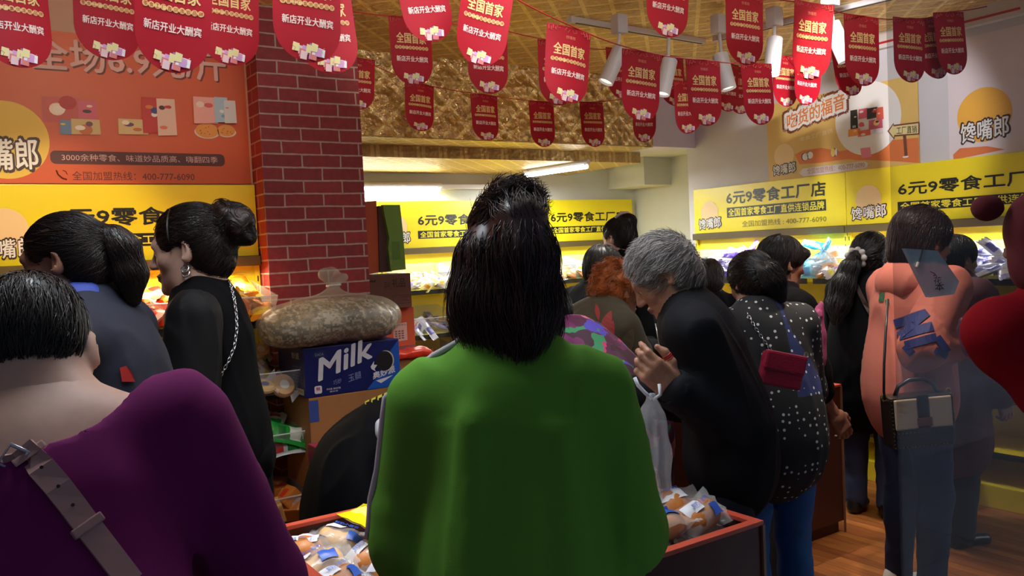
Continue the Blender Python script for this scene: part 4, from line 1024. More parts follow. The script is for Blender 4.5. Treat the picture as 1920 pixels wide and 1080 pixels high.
def tray(loc, rz, W, D, H, label, group=None):
    e = empty('snack_tray', loc, label, 'tray', rz, group); t = .004; f = .62     # front lower, leaning out
    m_ = MB()
    def pan(pts): 
        a = [Vector(p) for p in pts]; n = (a[1]-a[0]).cross(a[2]-a[0]).normalized()*t
        m_.add([*a, *[p+n for p in a]], [(0, 1, 2, 3), (7, 6, 5, 4), (0, 4, 5, 1), (1, 5, 6, 2), (2, 6, 7, 3), (3, 7, 4, 0)], F_TRAY)
    pan([(0, 0, 0), (W, 0, 0), (W, -D, 0), (0, -D, 0)]); pan([(0, -.002, 0), (0, -.002, H), (W, -.002, H), (W, -.002, 0)])
    pan([(0, -D, 0), (W, -D, 0), (W+.01, -D-.05, H*f), (-.01, -D-.05, H*f)])
    pan([(0, 0, 0), (0, -D, 0), (-.01, -D-.05, H*f), (0, 0, H)]); pan([(W, 0, 0), (W, 0, H), (W+.01, -D-.05, H*f), (W, -D, 0)])
    m_.build('bin', e)
    r_ = MB(); r_.tube([(-.01, -D-.05, H*f), (W+.01, -D-.05, H*f)], .0035, film('acrylic_edge', (240, 246, 250), .5, .1), 6); r_.build('front_lip', e)
    return e
def pile(loc, rz, W, D, H, meshes, n, name, label, group, seed=0, sc=1., cat='snack packet', steep=.5):
    """n packets heaped in a bin, higher at the back"""
    g = random.Random(seed); Mw = Matrix.Translation(Vector(loc)) @ Matrix.Rotation(rz, 4, 'Z'); k = 0
    lay = [(x, y) for y in np.linspace(-.05, -D-.005, max(2, int(D/.07))) for x in np.linspace(.05, W-.05, max(2, int(W/.085)))]; g.shuffle(lay)
    for i in range(n):
        x, y = lay[i % len(lay)]; lev = i//len(lay); x += g.uniform(-.02, .02); y += g.uniform(-.015, .015)
        x = min(max(x, .05), W-.05); y = max(min(y, -.05), -D)
        z = .032+lev*.040+g.uniform(0, .015)+steep*(.16*(1+y/D))*min(1, .55+.45*lev)
        p = Mw @ Vector((x, y, z)); me = meshes[g.randrange(len(meshes))]
        nm, ct = {'cake': ('wrapped_cake', 'wrapped cake'), 'cube': ('wrapped_sweet', 'wrapped sweet'), 'stick': ('snack_stick', 'snack stick')}.get(me['kind_'], (name, cat))
        o = bpy.data.objects.new(nm, me); COL.objects.link(o); o.location = p; o.scale = (sc*g.uniform(1.15, 1.42),)*3
        o.rotation_euler = Euler((g.gauss(.35, .45), g.gauss(0, .4), g.uniform(0, 6.28)), 'XYZ') if True else None
        o.rotation_euler = (Matrix.Rotation(rz, 3, 'Z') @ Matrix.Rotation(.5+g.gauss(0, .35), 3, 'X') @ Matrix.Rotation(g.gauss(0, .35), 3, 'Y') @ Matrix.Rotation(g.uniform(0, 6.28), 3, 'Z')).to_euler()
        tag(o, label, ct, group)
def PK(*a, **k):
    m_ = pack_mesh('snack_packet', *a, **k); m_['kind_'] = a[0]; return m_
Y_OR = [PK('pillow', (226, 140, 14), [(240, 196, 40), (190, 60, 20)], 1, .13, .085, .03), PK('pillow', (214, 120, 10), [(250, 216, 90), (206, 90, 20)], 2, .12, .08, .03), PK('pillow', (236, 164, 26), [(200, 90, 16), (250, 220, 120)], 3, .13, .085, .03)]
R_OR = [PK('pillow', (226, 70, 24), [(250, 196, 60), (246, 220, 180)], 4, .12, .085, .03), PK('pillow', (236, 110, 30), [(220, 40, 30), (250, 220, 130)], 5, .12, .085, .03), PK('pillow', (236, 190, 170), [(220, 60, 50), (240, 120, 90)], 6, .11, .08, .03)]
GRN = [PK('pillow', (36, 150, 60), [(226, 236, 226), (20, 110, 50)], 7, .12, .08, .028), PK('pillow', (222, 228, 222), [(30, 150, 66), (220, 60, 60)], 8, .12, .08, .028)]
BRW = [PK('cake', (196, 140, 84), [(120, 60, 30)], 9), PK('cake', (222, 190, 140), [(90, 100, 150)], 10), PK('cake', (206, 160, 110), [(230, 224, 214)], 11)]
CRM = [PK('pillow', (228, 220, 206), [(196, 150, 96), (226, 186, 60)], 12), PK('pillow', (214, 206, 200), [(150, 120, 190), (236, 226, 90)], 13), PK('cake', (216, 180, 130), [(236, 230, 220)], 14)]
YLW = [PK('pillow', (232, 214, 120), [(236, 236, 230), (206, 140, 40)], 15), PK('pillow', (226, 220, 190), [(236, 200, 40), (120, 150, 190)], 16)]
MAG = [PK('pillow', (206, 40, 190), [(236, 150, 226)], 17, .09), PK('pillow', (190, 30, 150), [(240, 190, 230)], 18, .09)]
BOX = [PK('cube', (226, 150, 80), [(236, 226, 210)], 19, .1, .07, .022), PK('cube', (216, 170, 120), [(206, 70, 50)], 20, .1, .07, .022)]
PUR = [PK('pillow', (138, 112, 214), [(214, 204, 240), (226, 140, 110)], 21, .12, .075, .022), PK('pillow', (110, 84, 190), [(150, 126, 222)], 22, .12, .075, .022), PK('pillow', (150, 130, 220), [(236, 232, 240), (110, 80, 180)], 23, .12, .075, .022)]
OLV = [PK('pillow', (120, 150, 60), [(176, 110, 60), (60, 110, 50)], 24), PK('pillow', (176, 120, 70), [(100, 140, 60), (120, 40, 40)], 25)]
CYN = [PK('pillow', (44, 176, 206), [(200, 236, 240)], 26), PK('pillow', (90, 196, 214), [(30, 130, 190), (240, 240, 240)], 27)]
WHB = [PK('stick', (226, 226, 240), [(120, 116, 190)], 28, .15, .04, .022), PK('stick', (150, 146, 206), [(236, 236, 246)], 29, .15, .04, .022), PK('pillow', (236, 236, 244), [(100, 96, 170), (226, 120, 90)], 30, .12, .07)]
PNK = [PK('pillow', (226, 120, 190), [(240, 220, 236)], 31), PK('pillow', (236, 190, 210), [(206, 60, 140)], 32), PK('pillow', (226, 206, 160), [(190, 120, 80)], 33)]
ORC = [PK('cube', (216, 130, 54), [(226, 60, 40)], 34, .1, .08, .03), PK('cube', (230, 170, 100), [(206, 70, 40)], 35, .1, .08, .03)]
GRY = [PK('pillow', (206, 206, 196), [(60, 70, 80), (226, 220, 60)], 36), PK('pillow', (226, 222, 206), [(180, 60, 60), (90, 150, 80)], 37)]
TS = 1
def bin_of(loc, rz, W, D, H, lab_tray, packs, n, lab, grp, sc=1., steep=.6, name='snack_packet'):
    global TS; TS += 1
    tray(loc, rz, W, D, H, lab_tray); pile((loc[0], loc[1], loc[2]), rz, W, D, H, packs, n, name, lab, grp, TS, sc, steep=steep)
yl = YW-.06
bin_of((.10, yl, 1.225), 0, .38, .30, .18, 'clear snack tray behind the woman in navy', CRM, 8, 'pale snack packet in the tray behind the woman in navy', 'packets behind the woman in navy')
bin_of((.50, yl, 1.225), 0, .38, .30, .18, 'clear tray of red and orange packets between the two women at the left wall', R_OR, 24, 'red and orange snack packet heaped between the two women at the left wall', 'red and orange packets', 1.15)
bin_of((.90, yl, 1.225), 0, .36, .30, .18, 'clear tray of orange packets beside the brick column', Y_OR, 26, 'shiny orange snack packet heaped beside the brick column', 'orange packets', 1.1)
bin_of((.98, yl, .885), 0, .335, .41, .17, 'clear tray of wrapped cakes below the orange packets', BRW+CRM, 16, 'wrapped snack in the tray below the orange packets', 'snacks below the orange packets')
bin_of((.98, yl, .605), 0, .335, .41, .16, 'clear tray of green and white packets low on the left shelf', GRN, 18, 'green and white snack packet low on the left shelf', 'green and white packets', 1.2)
bin_of((.98, yl, .305), 0, .335, .41, .17, 'clear tray of caramel cubes lowest on the left shelf', ORC, 18, 'caramel-coloured wrapped cube in the lowest left tray', 'caramel cubes', 1.15)
yb = YB-.065
bin_of((2.86, yb, 1.225), 0, .42, .36, .2, 'clear tray of yellow packets on the back shelf left of the green-topped woman', YLW+CRM, 20, 'yellow and white snack packet on the back shelf left of the green-topped woman', 'yellow and white packets', 1.1)
bin_of((3.32, yb, 1.225), 0, .34, .36, .2, 'clear tray of magenta packets on the back shelf', MAG, 8, 'magenta snack packet on the upper back shelf', 'magenta packets above')
bin_of((2.86, yb, .885), 0, .42, .36, .2, 'clear tray of silvery packets on the second back shelf', WHB, 16, 'silvery blue snack stick on the second back shelf', 'silvery sticks at the back')
bin_of((2.86, yb, .605), 0, .42, .36, .2, 'clear tray of biscuits on the third back shelf', BOX, 16, 'orange biscuit box-shaped snack on the third back shelf', 'biscuits on the third back shelf')
bin_of((3.30, yb, .605), 0, .34, .36, .2, 'clear tray of magenta packets on the third back shelf', MAG, 10, 'magenta snack packet on the third back shelf', 'magenta packets below')
bin_of((4.15, yb, 1.225), 0, .42, .36, .2, 'clear tray of golden snacks right of the green-topped woman', YLW+BRW, 22, 'golden wrapped snack on the back shelf right of the green-topped woman', 'golden snacks at the back', 1.1)
bin_of((4.60, yb, 1.225), 0, .42, .36, .2, 'clear tray of mixed packets left of the woman with a hair clip', GRY+CRM, 22, 'mixed snack packet on the back shelf left of the woman with a hair clip', 'mixed packets at the back', 1.1)
xr = XR-.065; R9 = -PI/2
bin_of((xr, 4.72, 1.225), R9, .30, .36, .2, 'clear tray of olive packets at the far end of the right shelf', OLV, 16, 'olive and brown snack packet at the far end of the right shelf', 'olive packets')
bin_of((xr, 4.40, 1.225), R9, .40, .36, .2, 'clear tray of purple packets on the right shelf', PUR, 26, 'purple snack packet heaped on the right shelf', 'purple packets', 1.12, .8)
bin_of((xr, 3.98, 1.225), R9, .30, .36, .2, 'clear tray of brown cakes next to the purple packets', BRW, 14, 'brown wrapped cake next to the purple packets', 'brown cakes on the right')
bin_of((xr, 3.66, 1.225), R9, .24, .36, .2, 'clear tray of cyan packets on the right shelf', CYN, 14, 'cyan snack packet in front of the bobbed woman', 'cyan packets', 1.1, .9)
bin_of((xr, 3.38, 1.225), R9, .44, .36, .2, 'clear tray of pale biscuits on the right shelf between two women', CRM+BRW, 26, 'pale wrapped biscuit on the right shelf between two women', 'pale biscuits on the right', 1.1, .8)
bin_of((xr, 2.92, 1.225), R9, .36, .36, .2, 'clear tray of pink packets behind the woman with a scrunchie', PNK, 16, 'pink snack packet behind the woman with a scrunchie', 'pink packets')
bin_of((xr, 2.54, 1.225), R9, .44, .36, .2, 'clear tray of violet sticks at the right end of the right shelf', WHB, 30, 'white and violet snack stick at the right end of the right shelf', 'white and violet sticks', 1.15, .9)
bin_of((xr, 3.50, .885), R9, .44, .36, .2, 'clear tray of printed packets on the second right shelf', GRY, 14, 'printed snack packet on the second right shelf', 'printed packets on the right')
bin_of((xr, 2.5, .885), R9, .44, .36, .2, 'clear tray of white packets behind the woman in maroon', GRY, 8, 'white snack packet on the second right shelf', 'white packets on the second right shelf')

# ------------------------------------------------------------------ wooden bins and buns
M_BIN = mat('dark_wood', (72, 32, 25), .4, noise=.3, nscale=14, stretch=(1, 1, 6), spec=.3); M_RIM = mat('red_rim', (196, 78, 56), .4, noise=.1, nscale=20)
def counter(loc, W, D, H, label, div=(), floor=.56, post=True):
    e = empty('display_bin', loc, label, 'display bin'); t = .018
    for nm, lo, hi in (('front_panel', (0, 0, .06), (W, t, H-.012)), ('back_panel', (0, D-t, .06), (W, D, H-.012)), ('side_panel', (0, t, .06), (t, D-t, H-.012)), ('side_panel', (W-t, t, .06), (W, D-t, H-.012)), ('bottom', (t, t, floor-.02), (W-t, D-t, floor)), ('plinth', (.02, .02, 0), (W-.02, D-.02, .06))):
        MB().box(lo, hi, M_BIN).build(nm, e)
    r = MB(); r.box((-.004, -.004, H-.012), (W+.004, t+.006, H), M_RIM, .002); r.box((-.004, D-t-.006, H-.012), (W+.004, D+.004, H), M_RIM, .002)
    r.box((-.004, t+.006, H-.012), (t+.006, D-t-.006, H), M_RIM, .002); r.box((W-t-.006, t+.006, H-.012), (W+.004, D-t-.006, H), M_RIM, .002); r.build('rim', e)
    for x in div:
        d = MB().box((x-.008, t, floor), (x+.008, D-t, H-.012), M_BIN).build('divider', e); MB().box((x-.014, t+.006, H-.012), (x+.014, D-t-.006, H-.001), M_RIM, .002).build('divider_cap', d)
    if post:
        for x in (0, W): MB().box((x-.005, -.007, 0), (x+.005, .0, H-.012), mat('edge_strip', (120, 84, 62), .4)).build('edge_strip', e)
    return e
counter((.665, 1.485, 0), 1.085, .86, .75, 'red-rimmed dark wooden bin of packaged buns in front of the green-topped woman', (.705,), .60)
counter((-.75, 1.58, 0), 1.30, .46, .70, 'dark wooden bin in front of the woman in purple', (), .57)
counter((2.84, 2.585, 0), .825, .68, .75, 'dark wooden bin beyond the elderly man with silvery packets on it', (), .66)
M_BUN = mat('bun_crust', (206, 128, 60), .45, noise=.3, nscale=12, bump=.1, bscale=40); M_BUND = mat('dark_bun', (96, 54, 40), .5, noise=.3, nscale=12); M_BUNL = mat('pale_bun', (226, 180, 120), .5, noise=.25, nscale=12)
F_WRAP = film('bun_film', (240, 240, 240), .2, .12); M_LAB = mat('label_white', (232, 232, 240), .4); M_LABB = mat('label_blue', (52, 98, 200), .4); M_LABP = mat('label_pink', (226, 110, 170), .4); M_BAR = mat('barcode_violet', (110, 100, 180), .4)
def bun_mesh(kind):
    S = SDF(); 
    if kind == 'roll': S.ell((0, 0, .0), (.062, .036, .03), .01); S.ell((-.03, 0, .004), (.034, .034, .03), .02); S.ell((.03, 0, .004), (.034, .034, .03), .02)
    elif kind == 'round': S.ell((0, 0, 0), (.05, .05, .032), .01); S.ell((0, 0, .008), (.04, .04, .03), .02)
    else:
        for i in range(4): S.ell((-.045+.03*i, 0, 0), (.024, .036, .03), .012)
    V, Q = S.mesh(.006, .012); return mesh_np('bun', V, Q, M_BUN)
BUNS = [bun_mesh(k) for k in ('roll', 'round', 'loaf')]
def wrap_mesh(seed):
    g = random.Random(seed); nx, ny = 14, 9; V = []; F = []
    for s in (1, -1):
        for i in range(nx+1):
            for j in range(ny+1):
                u = i/nx; v = j/ny; t = 0
                if .12 < u < .88 and 0 < v < 1: t = (math.sin(PI*(u-.12)/.76)*math.sin(PI*v))**.42
                V.append(((u-.5)*.19, (v-.5)*.115*(1-.18*math.sin(PI*u)), s*(.036*t+.0005)+(.004*g.uniform(-1, 1) if 0 < i < nx else .006*math.sin(j*2.4))))
    n = (nx+1)*(ny+1)
    for s in range(2):
        for i in range(nx):
            for j in range(ny): a = s*n+i*(ny+1)+j; f = (a, a+ny+1, a+ny+2, a+1); F.append(f if s == 0 else f[::-1])
    return np.array(V), F, nx, ny
def bun_proto(k, seed, crust, lab):
    V, F, nx, ny = wrap_mesh(seed); w = mesh_np('wrapper', V, F, F_WRAP, None, True)
    m_ = MB()
    def patch(i0, i1, j0, j1, M, up=.0035):
        P = [[Vector(V[i*(ny+1)+j])+Vector((0, 0, up)) for j in range(j0, j1+1)] for i in range(i0, i1+1)]; Q = []; a = len(P[0])
        for i in range(i1-i0):
            for j in range(j1-j0): Q.append((i*a+j, (i+1)*a+j, (i+1)*a+j+1, i*a+j+1))
        m_.add([p for r in P for p in r], Q, M)
    if lab == 0: patch(3, 7, 5, 8, M_LAB); patch(8, 11, 2, 5, M_LABB)
    elif lab == 1: patch(2, 10, 1, 4, M_LAB); patch(10, 12, 5, 7, M_LABP); patch(3, 5, 2, 3, M_BAR, .0045)
    elif lab == 2: patch(2, 12, 4, 8, M_LAB); patch(4, 6, 5, 7, M_BAR, .0045); patch(8, 10, 1, 3, M_LABP)
    else: patch(4, 10, 3, 7, M_LAB); patch(3, 5, 0, 2, M_LABB)
    g = V[7*(ny+1)+5]; put_text(m_, ('鲜奶小面包', '手撕面包', '鲜奶面包', '小面包')[lab], -.035, -.004, .03, .008, M_LABB, .01, 0, 0, 0, Matrix.Translation((0, .02, .041)) @ Matrix.Rotation(-PI/2, 4, 'X'))
    b = BUNS[k].copy(); b.materials.clear(); b.materials.append(crust)
    return b, w, m_.mesh('label', True)
BP = [bun_proto(*a) for a in ((0, 1, M_BUN, 0), (2, 2, M_BUN, 1), (0, 3, M_BUNL, 2), (1, 4, M_BUN, 3), (1, 5, M_BUND, 2), (2, 6, M_BUNL, 0))]
def put_buns(x0, x1, y0, y1, z, n, label, group, kinds, seed):
    g = random.Random(seed); pts = []
    nx = max(1, int((x1-x0)/.125)); ny = max(1, int((y1-y0)/.115)); cells = [(i, j, l) for l in range(3) for i in range(nx) for j in range(ny)]
    for c in cells[:n]:
        i, j, l = c; x = x0+(i+.5)*(x1-x0)/nx+g.uniform(-.015, .015); y = y0+(j+.5)*(y1-y0)/ny+g.uniform(-.015, .015)
        b, w_, lb = BP[kinds[g.randrange(len(kinds))]]
        e = empty('packaged_bun', (x, y, z+.034+l*.052+g.uniform(0, .008)), label, 'packaged bun', 0, group, rot=(g.gauss(.12, .22), g.gauss(0, .22), g.uniform(-.9, .9)+(PI if g.random() < .3 else 0)))
        e.scale = (1.08,)*3
        obj('bun', b, e); obj('wrapper', w_, e); obj('label', lb, e)
put_buns(.70, 1.345, 1.53, 2.31, .60, 44, 'bun in a clear printed wrapper heaped in the left part of the front bin', 'buns in the left part of the front bin', (0, 1, 2, 3, 5), 3)
put_buns(1.40, 1.71, 1.54, 2.30, .615, 36, 'bun in a clear printed wrapper in the right part of the front bin', 'buns in the right part of the front bin', (3, 4, 2, 0), 5)
put_buns(-.2, .5, 1.61, 2.0, .57, 20, 'wrapped bun in the bin in front of the woman in purple', 'buns in front of the woman in purple', (0, 1, 3), 8)
yp = atd(694, 962, 2.36); o = obj('snack_packet', pack_mesh('snack_packet', 'pillow', (236, 214, 20), [(250, 236, 120)], 40, .19, .13, .05), None, (yp.x, yp.y, .77)); o.rotation_euler = (.35, .15, .75); tag(o, 'bright yellow packet on top of the buns in the front bin', 'snack packet')
for i, (x, y) in enumerate(((3.02, 2.72), (3.16, 2.78), (3.3, 2.70), (3.42, 2.78), (3.5, 2.68), (3.24, 2.95))):
    o = obj('foil_packet', pack_mesh('foil_packet', 'pillow', (200, 214, 230), [(236, 240, 246)], 50+i, .16, .12, .05, .25) if i == 0 else bpy.data.meshes['foil_packet'], None, (x, y, .69+.02*(i % 2))); o.rotation_euler = (.3*(-1)**i, .25, i*1.3); tag(o, 'silvery packet on the far wooden bin beside the red handbag', 'foil packet', 'silvery packets')

# ------------------------------------------------------------------ cartons by the column
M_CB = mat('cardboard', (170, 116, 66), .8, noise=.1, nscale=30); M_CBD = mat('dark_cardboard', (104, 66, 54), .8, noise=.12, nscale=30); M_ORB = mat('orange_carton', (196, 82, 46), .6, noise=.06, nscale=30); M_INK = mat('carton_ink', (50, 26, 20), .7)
M_NAVY = mat('navy_carton', (24, 32, 98), .4); M_BLUE = mat('blue_carton', (34, 92, 190), .4); M_WIN = mat('white_ink', (226, 226, 236), .5); M_COOK = mat('cookie_print', (30, 26, 32), .5); M_GRNB = mat('green_carton', (112, 148, 58), .6, noise=.06, nscale=20); M_TAPE = mat('tape', (196, 150, 96), .3)
def carton(name, lo, hi, M, label, cat='carton', rz=0., lean=None, flaps=True):
    lo = Vector(lo); hi = Vector(hi); c = Vector(((lo.x+hi.x)/2, (lo.y+hi.y)/2, lo.z)); h = hi-lo
    e = empty(name, c, label, cat, rz); 
    if lean: e.rotation_euler = lean
    b = MB().box((-h.x/2, -h.y/2, 0), (h.x/2, h.y/2, h.z), M, .004).build('box', e)
    if flaps:
        MB().box((-h.x/2+.004, -.0015, h.z-.0005), (h.x/2-.004, .0015, h.z+.0012), M_INK).build('flap_seam', e)
    return e, b, h
def front(h): return Matrix.Translation((-h.x/2, -h.y/2-.0012, 0))
# milk carton
e, b, h = carton('snack_carton', (1.318, 3.72, .862), (1.80, 4.08, 1.092), M_NAVY, 'dark blue carton lettered Milk beside the brick column', flaps=False)
t = MB(); X = front(h)
t.poly([(.30, 0.002), (.36, .06), (.40, .14), (.47, .215), (h.x-.002, h.z-.002), (h.x-.002, .002)], M_BLUE, 0, X)
t.build('blue_panel', e)
t = MB(); put_text(t, 'Milk', .065, .075, .335, .175, M_WIN, .035, -.0006, .10, .30, X)
put_text(t, '奥妙派', .335, .048, .452, .080, M_WIN, .03, -.001, 0, .18, X); t.poly([(.35, .040), (.44, .056), (.40, .036), (.375, .025)], M_WIN, 0, X @ Matrix.Translation((0, -.0006, 0)))
put_text(t, '巧妙', .135, .045, .175, .068, mat('pale_ink', (140, 146, 200), .5), 0, -.0006, 0, .2, X); put_text(t, '玉髓', .21, .050, .275, .085, mat('pale_ink', (140, 146, 200), .5), 0, -.0006, 0, .2, X)
put_text(t, '净含量: 散装称重', .10, .026, .170, .035, M_WIN, 0, -.0006, 0, 0, X); put_text(t, '奥妙派', .115, .014, .155, .022, M_WIN, 0, -.0006, 0, 0, X)
t.poly(rrect(.042, .016, .078, .052, .008), M_WIN, 0, X @ Matrix.Translation((0, -.0006, 0))); put_text(t, '糕', .050, .030, .070, .046, scol((190, 60, 110)), .02, -.0014, 0, 0, X)
t.poly(disc(.075, .195, .032, 24, .018), mat('navy_oval', (40, 46, 84), .5), 0, X @ Matrix.Translation((0, -.0005, 0))); put_text(t, 'DADA', .055, .190, .095, .202, mat('pale_ink', (140, 146, 200), .5), 0, -.0012, 0, 0, X)
XS = Matrix.Translation((-h.x/2-.0012, h.y/2, 0)) @ Matrix.Rotation(-PI/2, 4, 'Z')
put_text(t, '妙派', .20, .175, .30, .205, M_WIN, .02, 0, 0, 0, XS)
for i in range(6): put_text(t, '品名配料产品', .20, .135-.014*i, .32, .143-.014*i, mat('pale_ink', (140, 146, 200), .5), 0, 0, 0, 0, XS)
t.poly(rrect(.24, .012, .34, .040, .003), scol((214, 206, 170)), 0, XS); put_text(t, '生产许可', .25, .018, .33, .034, M_INK, 0, -.001, 0, 0, XS)
t.build('lettering', e)
t = MB(); c2 = Matrix.Translation((0, -.001, 0)); t.poly(disc(.405, .130, .045, 30, .05), scol((206, 196, 170)), 0, X @ c2); t.poly(disc(.398, .130, .045, 30, .048), M_COOK, 0, X @ Matrix.Translation((0, -.0018, 0)))
for p in ([(.325, .11), (.345, .135), (.342, .118), (.36, .115), (.345, .098), (.35, .085), (.33, .098)],): t.poly(p, M_WIN, 0, X @ Matrix.Translation((0, -.002, 0)))
t.build('cookie_picture', e)
# carton below it
e, b, h = carton('cardboard_box', (1.33, 3.72, .42), (1.86, 4.08, .862), M_CB, 'plain brown cardboard box under the Milk carton'); t = MB(); X = front(h)
t.poly(rrect(-.001, .33, .045, .43, .004), mat('blue_label', (60, 84, 160), .5), 0, X); t.build('blue_label', e)
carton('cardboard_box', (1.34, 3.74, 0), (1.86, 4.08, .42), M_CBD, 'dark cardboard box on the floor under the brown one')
# red box with a grey panel
e, b, h = carton('red_box', (1.305, 3.42, .36), (1.43, 3.70, .66), mat('raspberry_box', (150, 46, 76), .5), 'raspberry red box with a grey strip left of the bent worker'); t = MB(); X = front(h)
t.poly([(.02, .09), (.118, .09), (.118, .28), (.02, .28)], scol((140, 124, 130)), 0, X); t.build('grey_strip', e)
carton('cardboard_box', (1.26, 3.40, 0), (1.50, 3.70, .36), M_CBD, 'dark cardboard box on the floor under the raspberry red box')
# big clear sack of snacks
c = Vector((1.50, 3.84, 1.094)); e = empty('snack_sack', c, 'big tied clear plastic sack of wrapped snacks lying on the Milk carton', 'sack')
S = SDF(); S.ell((0, 0, .115), (.345, .20, .118), .05); S.ell((-.16, .0, .075), (.17, .18, .078), .08); S.ell((.18, 0, .09), (.16, .17, .09), .08); S.cap((.02, 0, .18), (.03, 0, .275), .075, .018, .06)
S.cap((.03, 0, .275), (.02, 0, .32), .020, .045, .02); S.cap((.02, 0, .30), (-.02, 0, .33), .02, .03, .02); S.cap((.03, 0, .285), (.08, .0, .31), .014, .022, .02)
def sackfold(P):
    a = np.arctan2(P[:, 1], P[:, 0]-.03); r = np.hypot(P[:, 0]-.03, P[:, 1]*1.5); wz = np.clip((P[:, 2]-.08)/.2, 0, 1)
    return .006*np.sin(a*15+3*np.sin(a*3))*wz*np.clip(r/.08, .3, 1)+.004*noise3(P, 4, 40, 6)
S.disp(sackfold); S.cut((0, 0, 0), (0, 0, -1)); V, Q = S.mesh(.009); sk = obj('sack_film', mesh_np('sack_film', V, Q, film('sack_plastic', (206, 198, 180), .30, .3)), e)
S = SDF(); S.ell((0, 0, .105), (.325, .18, .104), .05); S.ell((-.16, .0, .07), (.155, .165, .07), .08); S.ell((.18, 0, .08), (.145, .15, .08), .08); S.disp(lambda P: .009*noise3(P, 5, 90, 8)+.003*noise3(P, 8, 190, 6)); S.cut((0, 0, .004), (0, 0, -1))
V, Q = S.mesh(.010); g_ = np.random.RandomState(3); cc = V[Q].mean(1); cell = (np.floor(cc[:, 0]/.026+.7*np.sin(cc[:, 2]*70))*7+np.floor(cc[:, 2]/.017+np.sin(cc[:, 0]*60))*13+np.floor(cc[:, 1]/.03)*5).astype(int)
inner = obj('snack_mass', mesh_np('snack_mass', V, Q, [mat('mass_%d' % i, c_, .35, spec=.7) for i, c_ in enumerate(((140, 122, 88), (92, 80, 60), (176, 164, 136), (72, 74, 70), (122, 100, 60), (186, 182, 164)))], cell % 6), e); tag(inner, kind='stuff')
MB().tube([(.005, -.022, .272), (.03, -.026, .274), (.055, -.02, .276), (.06, .01, .276), (.03, .024, .274), (.0, .012, .272), (.005, -.022, .272)], .006, mat('tie_white', (206, 196, 190), .5), 6).build('tie', e, smooth=True)
# right-hand stack behind the sack
def Lp(px, py, y): v = on(px, py, 1, y); return v
e, b, h = carton('cardboard_box', (1.80, 4.13, .80), (2.30, 4.50, .93), M_CB, 'low cardboard box right of the column under a red plastic bag'); X = front(h); t = MB(); put_text(t, '山不小', .27, .03, .42, .09, M_INK, .01, 0, 0, 0, X); t.build('lettering', e)
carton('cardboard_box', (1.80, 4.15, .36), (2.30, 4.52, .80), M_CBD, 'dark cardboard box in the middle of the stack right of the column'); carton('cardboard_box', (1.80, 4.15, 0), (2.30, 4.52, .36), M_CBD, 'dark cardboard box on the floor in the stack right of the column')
carton('flat_box', (1.86, 4.24, .93), (2.16, 4.54, .985), mat('mauve_carton', (120, 66, 84), .6), 'flat mauve box under the orange carton', flaps=False)
e, b, h = carton('orange_carton', (1.84, 4.26, .985), (2.165, 4.54, 1.205), M_ORB, 'orange carton with a white label behind the clear sack'); X = front(h); t = MB()
t.poly([(.19, .03), (.275, .035), (.275, .135), (.19, .13)], scol((206, 170, 160)), 0, X)
for i in range(3):
    for j in range(4): t.box((.20+.02*i, -.001, .045+.013*j), (.214+.02*i, 0, .053+.013*j), scol((120, 80, 76)), 0, X)
put_text(t, '产品合格证', .195, .118, .27, .128, M_INK, 0, -.001, 0, 0, X); t.poly(disc(.23, .168, .018, 9), mat('orange_ink', (150, 54, 30), .6), 0, X); t.build('label', e)
e, b, h = carton('cardboard_box', (1.83, 4.22, 1.205), (2.135, 4.52, 1.395), M_CBD, 'dark brown carton with printed characters on top of the orange carton'); X = front(h); t = MB()
put_text(t, '礼品', .19, .115, .27, .165, M_INK, .01, 0, 0, 0, X); put_text(t, '手礼', .14, .105, .185, .15, M_INK, .0, 0, 0, 0, X); t.poly([(.05, .155), (.07, .165), (.08, .158), (.095, .17), (.09, .15)], M_INK, 0, X)
for a in ((.19, .07, .30, .072), (.19, .025, .30, .027), (.24, .04, .285, .042), (.24, .06, .285, .062), (.19, .025, .192, .072), (.298, .025, .30, .072)): t.poly([(a[0], a[1]), (a[2], a[1]), (a[2], a[3]), (a[0], a[3])], M_INK, 0, X)
t.build('lettering', e)
# flattened cartons standing on end on the stack
def upright(pts, y, th, M, label, name='flattened_carton'):
    P = [on(px, py, 1, y) for px, py in pts]; o = P[0]; ob = MB().poly([(p.x-o.x, p.z-o.z) for p in P], M, th); e = empty(name, o, label, 'carton'); ob.build('board', e); return e, o
e, o = upright([(689, 515), (712, 510), (706, 376), (682, 378)], 4.30, .10, mat('orange_board', (190, 84, 44), .6, noise=.15, nscale=14, stretch=(1, 1, .3)), 'tall orange carton standing on end against the brick column')
e, o = upright([(712, 511), (735, 509), (731, 470), (727, 430), (722, 386), (709, 386)], 4.29, .06, mat('umber_board', (84, 54, 50), .7), 'narrow dark brown flattened carton between the orange and the green one')
e, o = upright([(733, 508), (761, 505), (756, 440), (750, 384), (718, 384), (722, 408), (730, 446), (728, 466)], 4.26, .03, M_GRNB, 'tall green carton with a torn edge standing on the stack'); t = MB()
q = on(741, 470, 1, 4.259); t.poly([(q.x-o.x-.02, q.z-o.z-.05), (q.x-o.x+.03, q.z-o.z-.05), (q.x-o.x+.03, q.z-o.z+.05), (q.x-o.x-.02, q.z-o.z+.05)], mat('green_print', (92, 128, 46), .6), 0, Matrix.Translation((0, -.002, 0))); put_text(t, '小', q.x-o.x-.035, q.z-o.z-.03, q.x-o.x-.022, q.z-o.z, scol((206, 150, 110)), 0, -.003); put_text(t, '人', q.x-o.x-.035, q.z-o.z-.075, q.x-o.x-.022, q.z-o.z-.05, scol((206, 150, 110)), 0, -.003); t.build('print', e)
